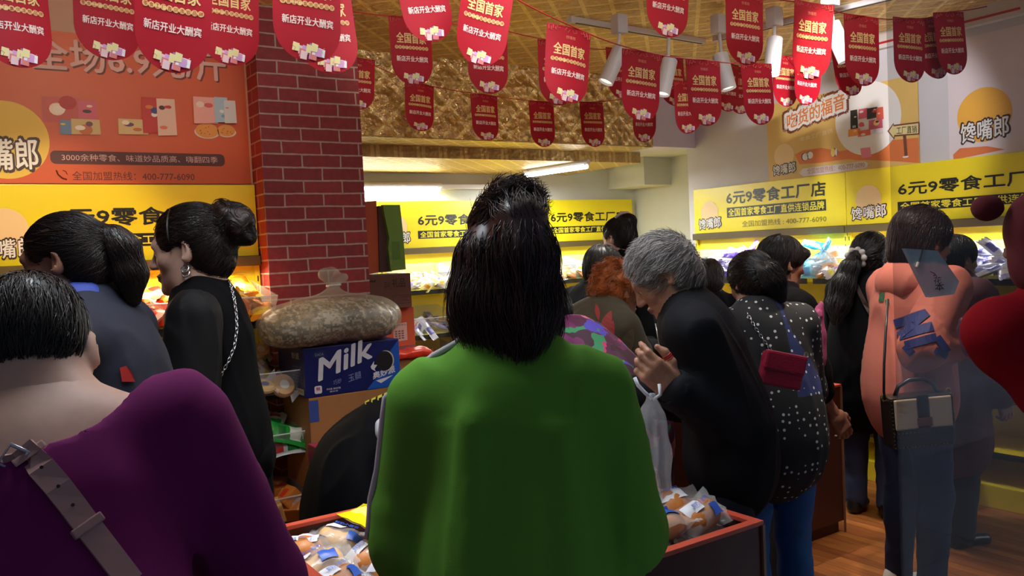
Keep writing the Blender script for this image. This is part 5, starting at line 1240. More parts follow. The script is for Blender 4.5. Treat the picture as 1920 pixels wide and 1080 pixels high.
# folded red plastic bag
S = SDF(); S.rbox((0, 0, .022), (.175, .10, .020), .012, .01); S.ell((.10, -.03, .035), (.07, .05, .018), .02); S.disp(lambda P: .006*noise3(P, 12, 60, 7)+.004*noise3(P, 13, 25, 5, (.4, 1, 1))); S.cut((0, 0, .003), (0, 0, -1)); V, Q = S.mesh(.007)
o = obj('plastic_bag', mesh_np('plastic_bag', V, Q, mat('red_plastic', (206, 52, 30), .35)), None, (2.02, 4.20, .93)); o.rotation_euler = (0, 0, .1); tag(o, 'folded red plastic bag on the low cardboard box', 'plastic bag')
# ------------------------------------------------------------------ the people
def unit(a): return a/(np.linalg.norm(a, axis=1, keepdims=True)+1e-6)
def S3(*a): return np.stack(a, 1).astype(np.float32)
def down(p, sp=.25): return unit(S3(p[:, 0]*sp, p[:, 1]*sp*.5, -.12+0*p[:, 0]))
def back_to(q, low=None):
    def f(p):
        v = toward(p, q); return unit(v)
    return f
HB, HBR, HCH, HGR, HDG, HOR = (HAIRM['hair_'+n] for n in ('black', 'brown', 'chestnut', 'gray', 'darkgray', 'orange'))
DENIM = mat('denim', (44, 56, 88), .85, noise=.2, nscale=120); DENIMB = mat('bright_denim', (30, 88, 150), .8, noise=.15, nscale=120); BLACKC = mat('black_cloth', (14, 14, 17), .9, spec=.12, noise=.15, nscale=200); BLKJ = mat('black_jacket', (22, 23, 28), .8, noise=.1, nscale=120, spec=.15)
DARKT = mat('dark_trousers', (34, 34, 42), .85, noise=.1, nscale=100); SHOEB = mat('black_shoe', (26, 24, 24), .4); SHOEW = mat('white_shoe', (222, 216, 210), .5); SOLE = mat('shoe_sole', (200, 196, 190), .6)
GOLDM = mat('gold_metal', (206, 170, 96), .25, metal=.9); SILV = mat('silver_metal', (206, 206, 210), .25, metal=.9)

# the woman in green
g = Person(947, 500, 1.63, 2, 'woman in a bright green sweatshirt with her back to us, half-up dark hair', lean=8, pitch=8, sh=.162, skin='fair', nk=.014, hs=.95, drop=.092,
           arms=dict(L=dict(u=(-.19, .10, -1), f=(.12, .95, -.75)), R=dict(u=(.19, .10, -1), f=(-.1, .95, -.75))))
GREEN = mat('green_cotton', (100, 158, 56), .9, spec=.15, noise=.06, nscale=250, bump=.1, bscale=500)
def gtop(S):
    k = g.s
    for q in 'LR':      # hanging sleeve folds
        S0, e_, w_ = g.J[q][:3]; sg = -1 if q == 'L' else 1
        S.cap(e_*.75+S0*.25+Vector((sg*.02, -.035, 0)), e_+Vector((-sg*.02, -.045, -.06)), .022, .03, .04)
    S.cap(g.p2+Vector((-.06, -.125, .02)), g.p0+Vector((-.09, -.135, -.05)), .006, .012, .05); S.cap(g.p2+Vector((.09, -.115, .0)), g.p0+Vector((.10, -.12, -.05)), .006, .014, .05)
g.top('sweatshirt', GREEN, t=.014, loose=.018, hem=.16, sleeve=.94, sl=.022, fold=.007, fs=15, nr=.072, st=(1, 1, .28), extra=gtop)
k = g.s                                             # white piping along the left shoulder and sleeve
S0, e_, w_ = g.J['L'][:3]
def skin_line(o, pts, off=0.):
    me = o.data; from mathutils.bvhtree import BVHTree
    bv = BVHTree.FromPolygons([v.co for v in me.vertices], [p.vertices for p in me.polygons]); out = []
    for p in pts:
        h = bv.find_nearest(Vector(p)); out.append(h[0]+h[1]*off)
    return out
sw = [c for c in g.root.children if c.name.startswith('sweatshirt')][0]
pp = [g.p3.lerp(S0, t)+Vector((0, -.01, .10)) for t in (.5, .7, .9)]+[S0.lerp(e_, t)+Vector((-.10, -.035, .02)) for t in (0, .15, .3, .5, .7, .9, 1.)]
MB().tube(skin_line(sw, pp, .001), .0075, mat('white_piping', (206, 200, 204), .7), 6).build('piping', g.root, smooth=True)
def gh(S, r, k):
    S.ell(r(0, -.014, .030), (.084*k, .104*k, .092*k), .01); S.ell(r(0, .115, -.04), r(.066, .075, .105), .012, 's')
    S.chain([r(0, -.02, .095), r(.022, -.05, .118), r(.032, -.075, .118)], [.040*k, .036*k, .033*k], .05)          # puffed crown
    S.chain([r(.036, -.085, .112), r(.042, -.122, .07), r(.045, -.132, .0), r(.050, -.128, -.10), r(.048, -.12, -.135)], [.030*k, .042*k, .052*k, .040*k, .022*k], .035)   # tied half
    for q in (-1, 1):
        S.chain([r(q*.064, -.01, .02), r(q*.070, -.012, -.05), r(q*.064, -.012, -.12), r(q*.054, -.015, -.165)], [.028*k, .032*k, .032*k, .016*k], .03)
    S.chain([r(-.040, -.065, 0), r(-.045, -.075, -.08), r(-.03, -.075, -.175)], [.045*k, .045*k, .026*k], .04)
    S.chain([r(.03, -.075, 0), r(.03, -.085, -.08), r(.015, -.080, -.185)], [.045*k, .048*k, .03*k], .04)
def ghf(p):
    up = p[:, 2] > .07
    return unit(np.where(up[:, None], toward(p, (.035, -.085, .112)), S3(p[:, 0]*.1, -.012+0*p[:, 0], -.2+0*p[:, 0])))
g.hair(HCH, gh, ghf, n=3200, steps=12, step=.017, lift=.006, rad=.0008, flick=2.2, hl=HB)
g.pants('trousers', DARKT); g.shoes(SHOEB)
MB().tube([Vector((.0, 0, 0))+g.H2L(-.074, -.02, -.175+.0), g.H2L(-.072, -.022, -.185), g.H2L(-.07, -.02, -.19)], .005, SILV, 8).build('earring', g.root, smooth=True)

# the woman in purple, front left
p = Person(58, 668, 1.22, -24, 'woman in a purple boat-neck top with cropped dark hair, bending over at the left edge', lean=30, side=-3, pitch=42, sh=.185, skin='fair', hs=.98, nk=-.035,
           arms=dict(L=dict(u=(-.5, .2, -1), f=(.1, .8, -.8)), R=dict(u=(.36, .16, -1), f=(-.25, .9, -.75))))
PURP = mat('purple_velour', (116, 28, 92), .85, spec=.15, noise=.08, nscale=200)
def ptop(S):
    a = p.shc
    U3, L3, c3 = (np.array(v, np.float32) for v in (p.up, p.lat, p.p3))
    def neckline(P, D):
        u = (P-c3)@U3; x = (P-c3)@L3+.01; return np.maximum(D, np.minimum(u-(-.085+(x/.16)**2*.105), .20-np.abs(x)))
    S.post.append(neckline)
    for i, (x, y) in enumerate(((-.12, -.1), (-.07, -.13), (-.02, -.14), (.10, -.12), (.14, -.10))):
        S.cap(p.p3+Vector((x, y+.03, -.08)), p.p2+Vector((x*.8, y-.01, -.06)), .006, .004, .02)
pt = p.top('top', PURP, t=.012, loose=.022, hem=.16, sleeve=.97, sl=.016, fold=.006, fs=18, nr=.02, extra=ptop, st=(1, 1, .4), h=.0085)
p.pants('trousers', DARKT); p.shoes(SHOEB)
def ph(S, r, k):
    S.ell(r(0, -.014, .030), (.078*k, .100*k, .086*k), .01); S.ell(r(0, -.05, -.02), (.062*k, .060*k, .060*k), .03); S.ell(r(0, .11, -.045), r(.072, .080, .105), .012, 's')
    for q in (-1, 1): S.ell(r(q*.100, -.008, -.026), r(.036, .048, .058), .01, 's'); S.ell(r(q*.075, -.03, -.075), r(.03, .05, .04), .012, 's')
    S.ell(r(.0, -.10, -.105), r(.055, .06, .035), .02, 's')
p.hair(HB, ph, lambda q: unit(np.where((q[:, 2] > .06)[:, None], S3(q[:, 0]*1.2, q[:, 1]+.02, -.01+0*q[:, 0]), S3(q[:, 0]*.1, -q[:, 1]*.1, -.12+0*q[:, 0]))), n=3000, steps=7, step=.009, lift=.003, rad=.0007, flick=1.0, hl=HBR)
# neckline band and cross-body strap with buckle
STRAP = mat('dusty_pink_leather', (178, 134, 128), .5)
def ribbon(pts, nrm, wd, th, M, name, parent):
    m_ = MB(); V = []
    for i, q in enumerate(pts):
        t = (pts[min(i+1, len(pts)-1)]-pts[max(i-1, 0)]).normalized(); n = nrm[i]; s_ = t.cross(n).normalized(); n = s_.cross(t)
        V += [q+s_*wd/2+n*th/2, q-s_*wd/2+n*th/2, q-s_*wd/2-n*th/2, q+s_*wd/2-n*th/2]
    F = [(4*i+a, 4*i+(a+1) % 4, 4*i+4+(a+1) % 4, 4*i+4+a) for i in range(len(pts)-1) for a in range(4)]+[(3, 2, 1, 0), tuple(len(V)-4+a for a in range(4))]
    m_.add(V, F, M); return m_.build(name, parent)
def surf(o, root, pix, off):
    """points on a garment where the view rays through these pixels meet it, in the root's frame"""
    from mathutils.bvhtree import BVHTree
    me = o.data; bv = BVHTree.FromPolygons([v.co for v in me.vertices], [q.vertices for q in me.polygons])
    M = Matrix.Translation(root.location) @ root.rotation_euler.to_matrix().to_4x4(); I = M.inverted(); P = []; N = []
    for (x, y) in pix:
        d = (I.to_3x3() @ ray(x, y)).normalized(); o_ = I @ CAM; h = bv.ray_cast(o_, d)
        if h[0] is None:
            hh = bv.find_nearest(o_+d*1.2); q, n = hh[0], hh[1]
        else: q, n = h[0], h[1]
        if n.dot(d) > 0: n = -n
        P.append(q+n*off); N.append(n)
    return P, N
pix = [(-14+24*i/1., 790+27*i) for i in range(0, 13)]; pix = [(4+(x-0)*1., y) for x, y in [(-10, 775), (20, 815), (48, 848), (75, 880), (103, 915), (130, 950), (158, 988), (186, 1025), (212, 1060), (238, 1095)]]
P_, N_ = surf(pt, p.root, pix, .006); N_ = [sum((N_[j] for j in range(max(0, i-3), min(len(N_), i+4))), Vector()).normalized() for i in range(len(N_))]; st = ribbon(P_, N_, .030, .004, STRAP, 'strap', p.root); st['label'] = 'dusty pink leather strap across the back'
m_ = MB()
for i, (w_, l_) in ((1, (.042, .030)),):
    q, n = P_[1].lerp(P_[2], .3), N_[1]; t = (P_[2]-P_[1]).normalized(); s_ = t.cross(n).normalized()
    c = [q+s_*.021+t*.012+n*.004, q-s_*.021+t*.012+n*.004, q-s_*.021-t*.014+n*.004, q+s_*.021-t*.014+n*.004]
    m_.tube(c+[c[0]], .0028, SILV, 6); m_.tube([q-t*.014+n*.004, q+t*.012+n*.006], .0018, SILV, 6)
m_.build('buckle', p.root, smooth=True)
m_ = MB()
for i, f in ((2, .1), (6, .0)):
    q, n = P_[i].lerp(P_[i+1], f), N_[i]; t = (P_[i+1]-P_[i]).normalized(); s_ = t.cross(n).normalized(); xf = Matrix((s_, t, n)).transposed().to_4x4(); xf.translation = q
    m_.box((-.020, -.006, -.003), (.020, .006, .005), STRAP, .002, xf)
m_.build('strap_keeper', p.root)
m_ = MB()
for i in (3, 4, 5):
    q, n = P_[i], N_[i]; m_.tube([q+n*.0018, q+n*.0026], .0022, M_BLK, 8)
m_.build('strap_hole', p.root)

# woman in navy with a low ponytail
n_ = Person(122, 490, 2.10, -94, 'woman in a navy jacket with a brown ponytail, turned away at the left shelf', lean=14, pitch=10, sh=.175, skin='tan', girth=1.1, hs=.93,
            arms=dict(L=dict(u=(-.2, .45, -1), f=(.1, 1, -.1)), R=dict(u=(.3, .35, -1), f=(0, 1, -.1))))
NAVYC = mat('navy_cloth', (22, 25, 44), .8, noise=.12, nscale=80); BLUEC = mat('blue_collar', (44, 66, 160), .7)
n_.top('jacket', NAVYC, t=.02, loose=.03, hem=.12, sleeve=.97, sl=.02, fold=.010, fs=15)
S = SDF(); S.cap(n_.p3+n_.lat*-.035+n_.up*.03, n_.p3+n_.lat*.035+n_.up*.03, .078, k=.03); S.cap(n_.p3+n_.up*.05, n_.p3+n_.up*.12+Vector((0, .01, 0)), .066, .06, .01, 's'); S.cut(n_.p3+n_.up*-.005, -n_.up); n_.cloth('collar', BLUEC, S, fold=.003, h=.007)
def nh(S, r, k):
    cap_base(S, r, k, .008, True); S.chain([r(0, -.105, .03), r(0, -.118, .025), r(.0, -.134, .03), r(.0, -.150, .0), r(.0, -.152, -.07), r(.0, -.142, -.13)], [.040*k, .024*k, .030*k, .038*k, .038*k, .020*k], .02)
n_.hair(HBR, nh, lambda q: unit(np.where((q[:, 1] > -.125)[:, None], toward(q, (0, -.130, .026)), S3(q[:, 0]*.1, 0*q[:, 0]-.02, -.2+0*q[:, 0]))), n=2600, steps=11, step=.015, lift=.0022, rad=.0008, hl=HB)
MB().tube([n_.H2L(*(.024*math.cos(a), -.126, .026+.024*math.sin(a))) for a in np.linspace(0, 2*PI, 13)], .006, M_BLK, 6).build('hair_tie', n_.root, smooth=True)
n_.pants('trousers', DARKT); n_.shoes(SHOEB)
m_ = MB()

# woman in black with a curly bun, in profile
b_ = Person(358, 468, 2.66, -98, 'woman in black with a curly bun and a chain strap', lean=6, pitch=6, hyaw=6, sh=.17, skin='fair', hs=1.09,
            arms=dict(L=dict(u=(-.13, .05, -1), f=(.1, .45, -1)), R=dict(u=(.13, .05, -1), f=(-.1, .45, -1))))
BLKS = mat('black_sheer', (26, 25, 27), .7, spec=.2, noise=.15, nscale=60)
b_.top('dress', BLACKC, t=.012, loose=.008, hem=.42, sleeve=.0, fold=.006, fs=18, nr=.07)
S = SDF(); 
for q in 'LR': b_.arm(S, q, .012, .022, .98)
b_.cloth('sheer_sleeves', BLKS, S, fold=.006, fs=26)
b_.addface('hair_black')
def bh(S, r, k):
    cap_base(S, r, k, .012, True)
    g_ = random.Random(2)
    for i in range(16): S.ell(r(g_.uniform(-.035, .035), -.135+g_.uniform(-.035, .03), .055+g_.uniform(-.04, .045)), (.026*k,)*3, .014)
    S.cap(r(0, -.10, .05), r(0, -.125, .055), .05*k, k=.02)
b_.hair(HBR, bh, lambda q: unit(np.where((q[:, 1] > -.10)[:, None], toward(q, (0, -.115, .05)), S3(np.sin(q[:, 2]*90), np.cos(q[:, 0]*110), np.sin(q[:, 1]*120+1)))), n=2400, steps=9, step=.012, lift=.003, rad=.0008, hl=HB)
m_ = MB(); m_.tube([b_.H2L(.088*math.cos(a), .025+.0*math.sin(a), .030+.090*math.sin(a)) for a in np.linspace(-.1, PI+.1, 20)], .0045, M_BLK, 6); m_.build('hair_band', b_.root, smooth=True)
m_ = MB()
for dz in (0, -.012): m_.tube([b_.H2L(-.083+.006*math.sin(a), -.004+.010*math.cos(a), -.052+dz+.010*math.sin(a)) for a in np.linspace(0, 2*PI, 11)], .0026, SILV, 6)
m_.build('earring', b_.root, smooth=True)
def chain(o, root, pix, off, r, M, name, nl=None):
    P, N = surf(o, root, pix, off); L = sum((P[i+1]-P[i]).length for i in range(len(P)-1)); n = nl or int(L/.012); m_ = MB(); pos = []
    for i in range(n):
        d = L*i/n; j = 0
        while j < len(P)-2 and d > (P[j+1]-P[j]).length: d -= (P[j+1]-P[j]).length; j += 1
        t = (P[j+1]-P[j]).normalized(); q = P[j]+t*d; nn = N[j] if i % 2 else N[j].cross(t); s_ = t.cross(nn).normalized()
        m_.tube([q+t*.008*math.cos(a)+s_*.0045*math.sin(a) for a in np.linspace(0, 2*PI, 9)], r, M, 5, caps=False)
    return m_.build(name, root, smooth=True)
dr = [c for c in b_.root.children if c.name.startswith('dress')][0]
c_ = chain(dr, b_.root, [(428, 530), (436, 560), (440, 590), (441, 620), (437, 650), (428, 675), (415, 700), (400, 725), (385, 748)], .006, .0016, SILV, 'chain_strap'); c_['label'] = 'silver chain strap'
b_.pants('trousers', BLACKC, t=.0, loose=.0); b_.shoes(SHOEB)

# the worker bent over behind the front bin
w_ = Person(885, 830, 3.12, 62, 'worker in a black shirt with yellow lettering, bent down behind the front bin', lean=66, pitch=14, sh=.19, skin='tan', girth=1.18, H=1.62, squat=.25,
            arms=dict(L=dict(u=(-.2, .6, -1), f=(.1, .9, -.6)), R=dict(u=(.2, .6, -1), f=(-.1, .9, -.6))))
ws = w_.top('shirt', BLACKC, t=.02, loose=.05, hem=.10, sleeve=.6, sl=.03, fold=.012, fs=13, nr=.06)
w_.hair(HB, lambda S, r, k: cap_base(S, r, k, .01), lambda q: down(q), n=900, steps=8, step=.012, lift=.003); w_.addface(); w_.pants('trousers', BLACKC, loose=.03); w_.shoes(SHOEB)

# the elderly man
o_ = Person(1243, 517, 2.68, -76, 'elderly man with short gray hair in a black jacket, looking down at his raised hand', lean=20, pitch=34, hyaw=-6, sh=.175, skin='old', girth=1.0, hs=1.06,
            arms=dict(L=dict(u=(-.16, -.10, -1), f=(.16, .92, .46), ep=(1392, 815, 2.54), wp=(1262, 728, 2.44), hp=(1222, 694, 2.41), pn=(1, 0, -.1), thumb=(0, 0, 1), curl=(.55, .85, 1.0, 1.1)), R=dict(u=(.2, .1, -1), f=(-.3, .9, .1))))
oj = o_.top('jacket', BLKJ, t=.020, loose=.024, hem=.02, sleeve=.97, sl=.024, fold=.008, fs=15, nr=.072, st=(1, 1, .4))
o_.addface('hair_gray')
S = SDF(); c = o_.p3+o_.up*.018     # turned-down collar
S.cap(c+Vector((-.045, .0, 0)), c+Vector((.045, .0, 0)), .066, k=.03); S.cap(c+Vector((-.055, .05, -.01)), c+Vector((-.075, .10, -.065)), .026, .012, .02); S.cap(c+Vector((.055, .05, -.01)), c+Vector((.075, .10, -.065)), .026, .012, .02)
S.cap(c, c+o_.up*.12+Vector((0, .02, 0)), .062, .06, .01, 's'); S.cut(c-o_.up*.04+Vector((0, -.03, 0)), (0, .25, -1)); o_.cloth('collar', BLKJ, S, fold=.002, h=.0065)
S = SDF(); a, bq = o_.J['L'][1], o_.J['L'][2]; S.cap(a.lerp(bq, .80), a.lerp(bq, .95), .060, .062, .01); S.cap(a.lerp(bq, .93), a.lerp(bq, 1.12), .048, .05, .01, 's'); o_.cloth('cuff', BLKJ, S, fold=.003, h=.007)
def oh(S, r, k):
    cap_base(S, r, k, .012, True); S.ell(r(0, .108, .035), r(.060, .050, .050), .014, 's'); S.disp(lambda P: .004*noise3(P, 3, 90, 7))
o_.hair(HGR, oh, lambda q: unit(S3(q[:, 0]*1.0+.2*np.sin(q[:, 1]*80), q[:, 1]*.6+.35, q[:, 2]*.15-.03)), n=5200, steps=6, step=.0075, lift=.005, rad=.0007, flick=2., hl=HDG)
o_.pants('trousers', DARKT, loose=.02); o_.shoes(SHOEB)
m_ = MB(); wL, hL = o_.J['L'][2], o_.J['L'][3]
# zip on the jacket front
zp = [o_.p3+Vector((0, .115, -.03)), o_.p3+Vector((0, .13, -.10)), o_.p3+Vector((0, .13, -.16))]; MB().tube(skin_line(oj, zp, .003), .003, SILV, 6).build('zip_pull', o_.root, smooth=True)

# woman in the dotted blouse
d_ = Person(1408, 529, 3.06, -14, 'woman in a dotted black and navy blouse and bright blue jeans', lean=12, pitch=22, hyaw=-8, sh=.165, skin='tan', hs=.92,
            arms=dict(L=dict(u=(-.2, .3, -1), f=(.2, .9, -.2)), R=dict(u=(.22, .25, -1), f=(-.1, .95, -.25))))
def dotmat(name, base, dot, scale=40.):
    M, nt, b, mp = node_mat(name, base); vo = nt.nodes.new('ShaderNodeTexVoronoi'); vo.inputs['Scale'].default_value = scale; vo.inputs['Randomness'].default_value = .35; nt.links.new(mp.outputs[0], vo.inputs['Vector'])
    lt = nt.nodes.new('ShaderNodeMath'); lt.operation = 'LESS_THAN'; lt.inputs[1].default_value = .20; nt.links.new(vo.outputs['Distance'], lt.inputs[0])
    mx = nt.nodes.new('ShaderNodeMix'); mx.data_type = 'RGBA'; mx.inputs['A'].default_value = (*lin(base), 1); mx.inputs['B'].default_value = (*lin(dot), 1); nt.links.new(lt.outputs[0], mx.inputs['Factor']); nt.links.new(mx.outputs['Result'], b.inputs['Base Color']); b.inputs['Roughness'].default_value = .8
    return M
DOTK = dotmat('black_dotted', (22, 22, 26), (206, 206, 206)); DOTN = dotmat('navy_dotted', (34, 46, 96), (206, 210, 220))
db = d_.top('blouse', [DOTK, DOTN], t=.018, loose=.036, hem=.02, sleeve=.75, sl=.02, fold=.008, fs=16, nr=.06, mi=lambda c: ((c[:, 0] > .02) & (c[:, 0] < .14+.1*np.sin(c[:, 2]*9)) & (c[:, 2] > d_.p1.z)).astype(np.int32))
def dh(S, r, k):
    cap_base(S, r, k, .012, True, ears=False); S.chain([r(0, -.115, .015), r(.006, -.128, .0), r(.016, -.125, -.05), r(.03, -.11, -.11)], [.028*k, .034*k, .038*k, .022*k], .025)
d_.hair(HB, dh, lambda q: unit(np.where((q[:, 1] > -.115)[:, None], toward(q, (0, -.125, .012)), S3(.08+0*q[:, 0], 0*q[:, 0], -.2+0*q[:, 0]))), n=2200, steps=10, step=.015, lift=.0035, rad=.0009, flick=1.5, hl=HBR)
d_.pants('jeans', DENIMB, loose=.004); d_.shoes(SHOEB, SHOEW)
cs = chain(db, d_.root, [(1402, 592), (1415, 615), (1430, 638), (1446, 660)], .008, .0018, SILV, 'bag_chain')

# woman with a bob, right profile
q_ = Person(1466, 494, 3.58, 74, 'woman with a black bob in right profile behind the dotted blouse', lean=12, pitch=8, sh=.165, skin='tan',
            arms=dict(L=dict(u=(-.1, .15, -1), f=(.1, .6, -.9)), R=dict(u=(.12, .12, -1), f=(-.05, .6, -.9))))
q_.top('top', BLACKC, t=.016, loose=.03, hem=.2, sleeve=.7, sl=.022, fold=.006, nr=.062); q_.addface()
def qh(S, r, k):
    S.ell(r(0, -.014, .034), (.088*k, .106*k, .094*k), .01); S.ell(r(0, -.045, -.03), (.074*k, .066*k, .085*k), .03); S.ell(r(0, .112, -.055), r(.068, .070, .098), .014, 's')
    for g_ in (-1, 1): S.ell(r(g_*.095, .022, -.04), r(.034, .030, .046), .012, 's')
    S.chain([r(-.045, .088, .052), r(0, .098, .055), r(.045, .088, .052)], [.016*k]*3, .02)
q_.hair(HB, qh, lambda q: unit(np.where((q[:, 2] > .07)[:, None], S3(q[:, 0]*1.4, q[:, 1]*1.2, -.03+0*q[:, 0]), S3(0*q[:, 0], -.03+0*q[:, 0], -.2+0*q[:, 0]))), n=2600, steps=10, step=.013, lift=.004, rad=.0008, hl=HBR)
q_.pants('trousers', DARKT); q_.shoes(SHOEB); MB().tube([q_.H2L(.082+.002*math.cos(a), -.006, -.045+.007*math.sin(a)) for a in np.linspace(0, 2*PI, 10)], .002, GOLDM, 6).build('earring', q_.root, smooth=True)

# woman with the scrunchie ponytail
r_ = Person(1634, 482, 4.5, 42, 'woman in black with a long ponytail in a pale scrunchie', lean=12, pitch=12, hyaw=8, sh=.17, skin='tan', girth=1.1, hs=1.08,
            arms=dict(L=dict(u=(-.2, .35, -1), f=(.1, 1, -.2)), R=dict(u=(.2, .35, -1), f=(-.1, 1, -.2))))
r_.top('top', BLACKC, t=.016, loose=.035, hem=.16, sleeve=.95, sl=.022, fold=.007, nr=.062); r_.addface()
def rh(S, r, k):
    cap_base(S, r, k, .014, True); S.chain([r(-.01, -.11, -.02), r(-.02, -.135, -.03), r(-.03, -.165, -.08), r(-.05, -.185, -.18), r(-.06, -.19, -.28), r(-.07, -.18, -.36)], [.035*k, .026*k, .042*k, .054*k, .050*k, .02*k], .025)
r_.hair(HB, rh, lambda q: unit(np.where((q[:, 2] > -.035)[:, None], toward(q, (-.015, -.13, -.03)), S3(-.04+.25*q[:, 0], 0*q[:, 0]-.02, -.2+0*q[:, 0]))), n=2400, steps=12, step=.018, lift=.004, rad=.001, flick=1.5, hl=HDG)
S = SDF(r_.HN); g2 = random.Random(4)
for i in range(9): a = i*.7; S.ell((-.016+.046*math.cos(a), -.130+g2.uniform(-.012, .012), -.028+.046*math.sin(a)), (.017, .014, .017), .008)
V, Q = S.mesh(.005); obj('scrunchie', mesh_np('scrunchie', V, Q, mat('pale_scrunchie', (206, 200, 196), .6)), r_.root)
r_.pants('jeans', DENIM); r_.shoes(SHOEB)

# woman in the pink hoodie
k_ = Person(1730, 452, 3.4, 74, 'woman in a salmon pink hooded jacket with blue letters on the sleeve', lean=8, pitch=8, hyaw=4, sh=.155, skin='tan', hs=1.10, girth=.98,
            arms=dict(L=dict(u=(-.2, .25, -1), f=(.2, .95, -.1)), R=dict(u=(.24, .18, -1), f=(-.1, 1, -.15), ep=(1730, 655, 3.16), wp=(1796, 640, 3.24))))
PINKC = mat('salmon_cotton', (196, 110, 94), .8, noise=.06, nscale=150)
kt = k_.top('hoodie', PINKC, t=.018, loose=.026, hem=.02, sleeve=.96, sl=.026, fold=.010, fs=16, nr=.066)
S = SDF(); c = k_.p3; S.ell(c+Vector((0, -.075, -.02)), (.12, .07, .085), .03); S.ell(c+Vector((0, -.02, .035)), (.10, .085, .045), .03); S.ell(c+Vector((0, .0, .07)), (.062, .065, .06), .01, 's'); k_.cloth('hood', PINKC, S, fold=.006, fs=22, h=.008)
k_.addface()
def kh(S, r, k):
    cap_base(S, r, k, .016, True, low=-.03); S.ell(r(0, -.05, -.05), (.072*k, .06*k, .09*k), .03)
k_.hair(HCH, kh, lambda q: unit(np.where((q[:, 2] > .05)[:, None], S3(q[:, 0], q[:, 1]*.6-.06, -.04+0*q[:, 0]), S3(0*q[:, 0], -.05+0*q[:, 0], -.2+0*q[:, 0]))), n=2600, steps=10, step=.014, lift=.005, rad=.0009, hl=HB)
k_.pants('jeans', DENIM, t=.004, loose=.012); k_.shoes(SHOEW, SOLE)
def decal(o, root, polys_px, M, name, off=.004):
    """flat printed shapes laid on a garment"""
    m_ = MB()
    for poly in polys_px:
        pts = []; N = len(poly); dens = []
        P, Nn = surf(o, root, poly, off)
        m_.add(P, [tuple(range(len(P)))], M)
    return m_.build(name, root)
def strip(a, b, w, n=6):
    a, b = Vector((*a, 0)), Vector((*b, 0)); t = (b-a).normalized(); s_ = Vector((-t.y, t.x, 0))*w/2; out = []
    for i in range(n):
        p0 = a.lerp(b, i/n); p1 = a.lerp(b, (i+1)/n); out.append([(p0.x+s_.x, p0.y+s_.y), (p1.x+s_.x, p1.y+s_.y), (p1.x-s_.x, p1.y-s_.y), (p0.x-s_.x, p0.y-s_.y)])
    return out
NAVYP = mat('navy_letters', (40, 48, 108), .7); GRNP = mat('dark_green_print', (24, 84, 48), .7)
decal(kt, k_.root, strip((1678, 608), (1738, 588), 17)+strip((1740, 586), (1686, 630), 15)+strip((1686, 630), (1749, 612), 17)+strip((1698, 648), (1755, 632), 15)+strip((1756, 632), (1776, 660), 14)+strip((1698, 648), (1712, 664), 14)+strip((1752, 656), (1774, 668), 12), NAVYP, 'sleeve_lettering')
decal(kt, k_.root, strip((1664, 528), (1674, 506), 12, 3)+strip((1680, 513), (1690, 533), 12, 3)+strip((1656, 548), (1653, 566), 9, 3)+strip((1664, 562), (1666, 572), 7, 2), GRNP, 'green_print')

# woman in maroon behind her
z_ = Person(1794, 486, 4.0, 80, 'person in a dark maroon coat with dark hair, just beyond the woman in pink', lean=8, pitch=4, sh=.18, skin='tan', girth=1.1,
            arms=dict(L=dict(u=(-.15, .1, -1), f=(.1, .4, -1)), R=dict(u=(.15, .1, -1), f=(-.1, .4, -1))))
MARO = mat('maroon_cloth', (74, 24, 34), .8, noise=.1, nscale=90); z_.top('coat', MARO, t=.02, loose=.04, hem=.3, sleeve=.97, sl=.03, fold=.008, fs=15); z_.addface()
z_.hair(HB, lambda S, r, k: cap_base(S, r, k, .014), lambda q: down(q), n=1000, steps=9, step=.013, lift=.002); z_.pants('trousers', DARKT); z_.shoes(SHOEB)

# person in red at the right edge
x_ = Person(1962, 455, 2.0, 20, 'person in a crimson coat and dark red knitted hat', lean=4, side=-20, pitch=2, sh=.15, skin='tan', girth=.9,
            arms=dict(L=dict(ep=(1876, 622, 2.0), wp=(1990, 770, 1.95)), R=dict(u=(.3, .15, -1), f=(0, .9, -.4))))
REDC = mat('crimson_wool', (140, 16, 28), .9, spec=.1, noise=.1, nscale=150); DRED = mat('dark_red_knit', (96, 20, 30), .9, noise=.2, nscale=160)
x_.top('coat', REDC, t=.018, loose=.012, hem=.06, sleeve=.97, sl=.024, fold=.006, fs=14)
S = SDF(x_.HN); S.ell((0, -.014, .034), (.092, .112, .098), .01); S.ell((0, -.03, -.05), (.088, .085, .09), .03); S.ell((-.128, -.03, .088), (.036, .034, .032), .02); S.ell((.088, -.02, .098), (.046, .036, .036), .02); S.ell((0, .12, -.03), (.066, .07, .09), .01, 's'); x_.cloth('knitted_hat', DRED, S, fold=.002, h=.007)
x_.addface(); x_.pants('trousers', DARKT, t=.0, loose=.0); x_.shoes(SHOEB)

# heads and backs in the crowd in the middle
h_ = Person(1328, 527, 5.1, 8, 'short dark-haired person half hidden behind the collar of the elderly man', lean=16, pitch=24, sh=.16, skin='tan', hs=1.2, arms=dict(L=dict(u=(-.1, .5, -1), f=(.1, 1, -.2)), R=dict(u=(.1, .5, -1), f=(-.1, 1, -.2))))
h_.top('top', BLACKC, t=.014, loose=.02); h_.hair(HBR, lambda S, r, k: cap_base(S, r, k, .012), lambda q: down(q), n=1800, steps=9, step=.012, lift=.004); h_.pants('trousers', DARKT); h_.shoes(SHOEB)
u_ = Person(1160, 447, 5.3, -42, 'woman with black hair pinned up in a pale clip, standing at the back shelf', lean=5, pitch=10, sh=.16, skin='fair', arms=dict(L=dict(u=(-.1, .4, -1), f=(.1, 1, 0)), R=dict(u=(.1, .4, -1), f=(-.1, 1, 0))))
u_.top('top', BLACKC, t=.014, loose=.02); u_.pants('trousers', DARKT); u_.shoes(SHOEB)
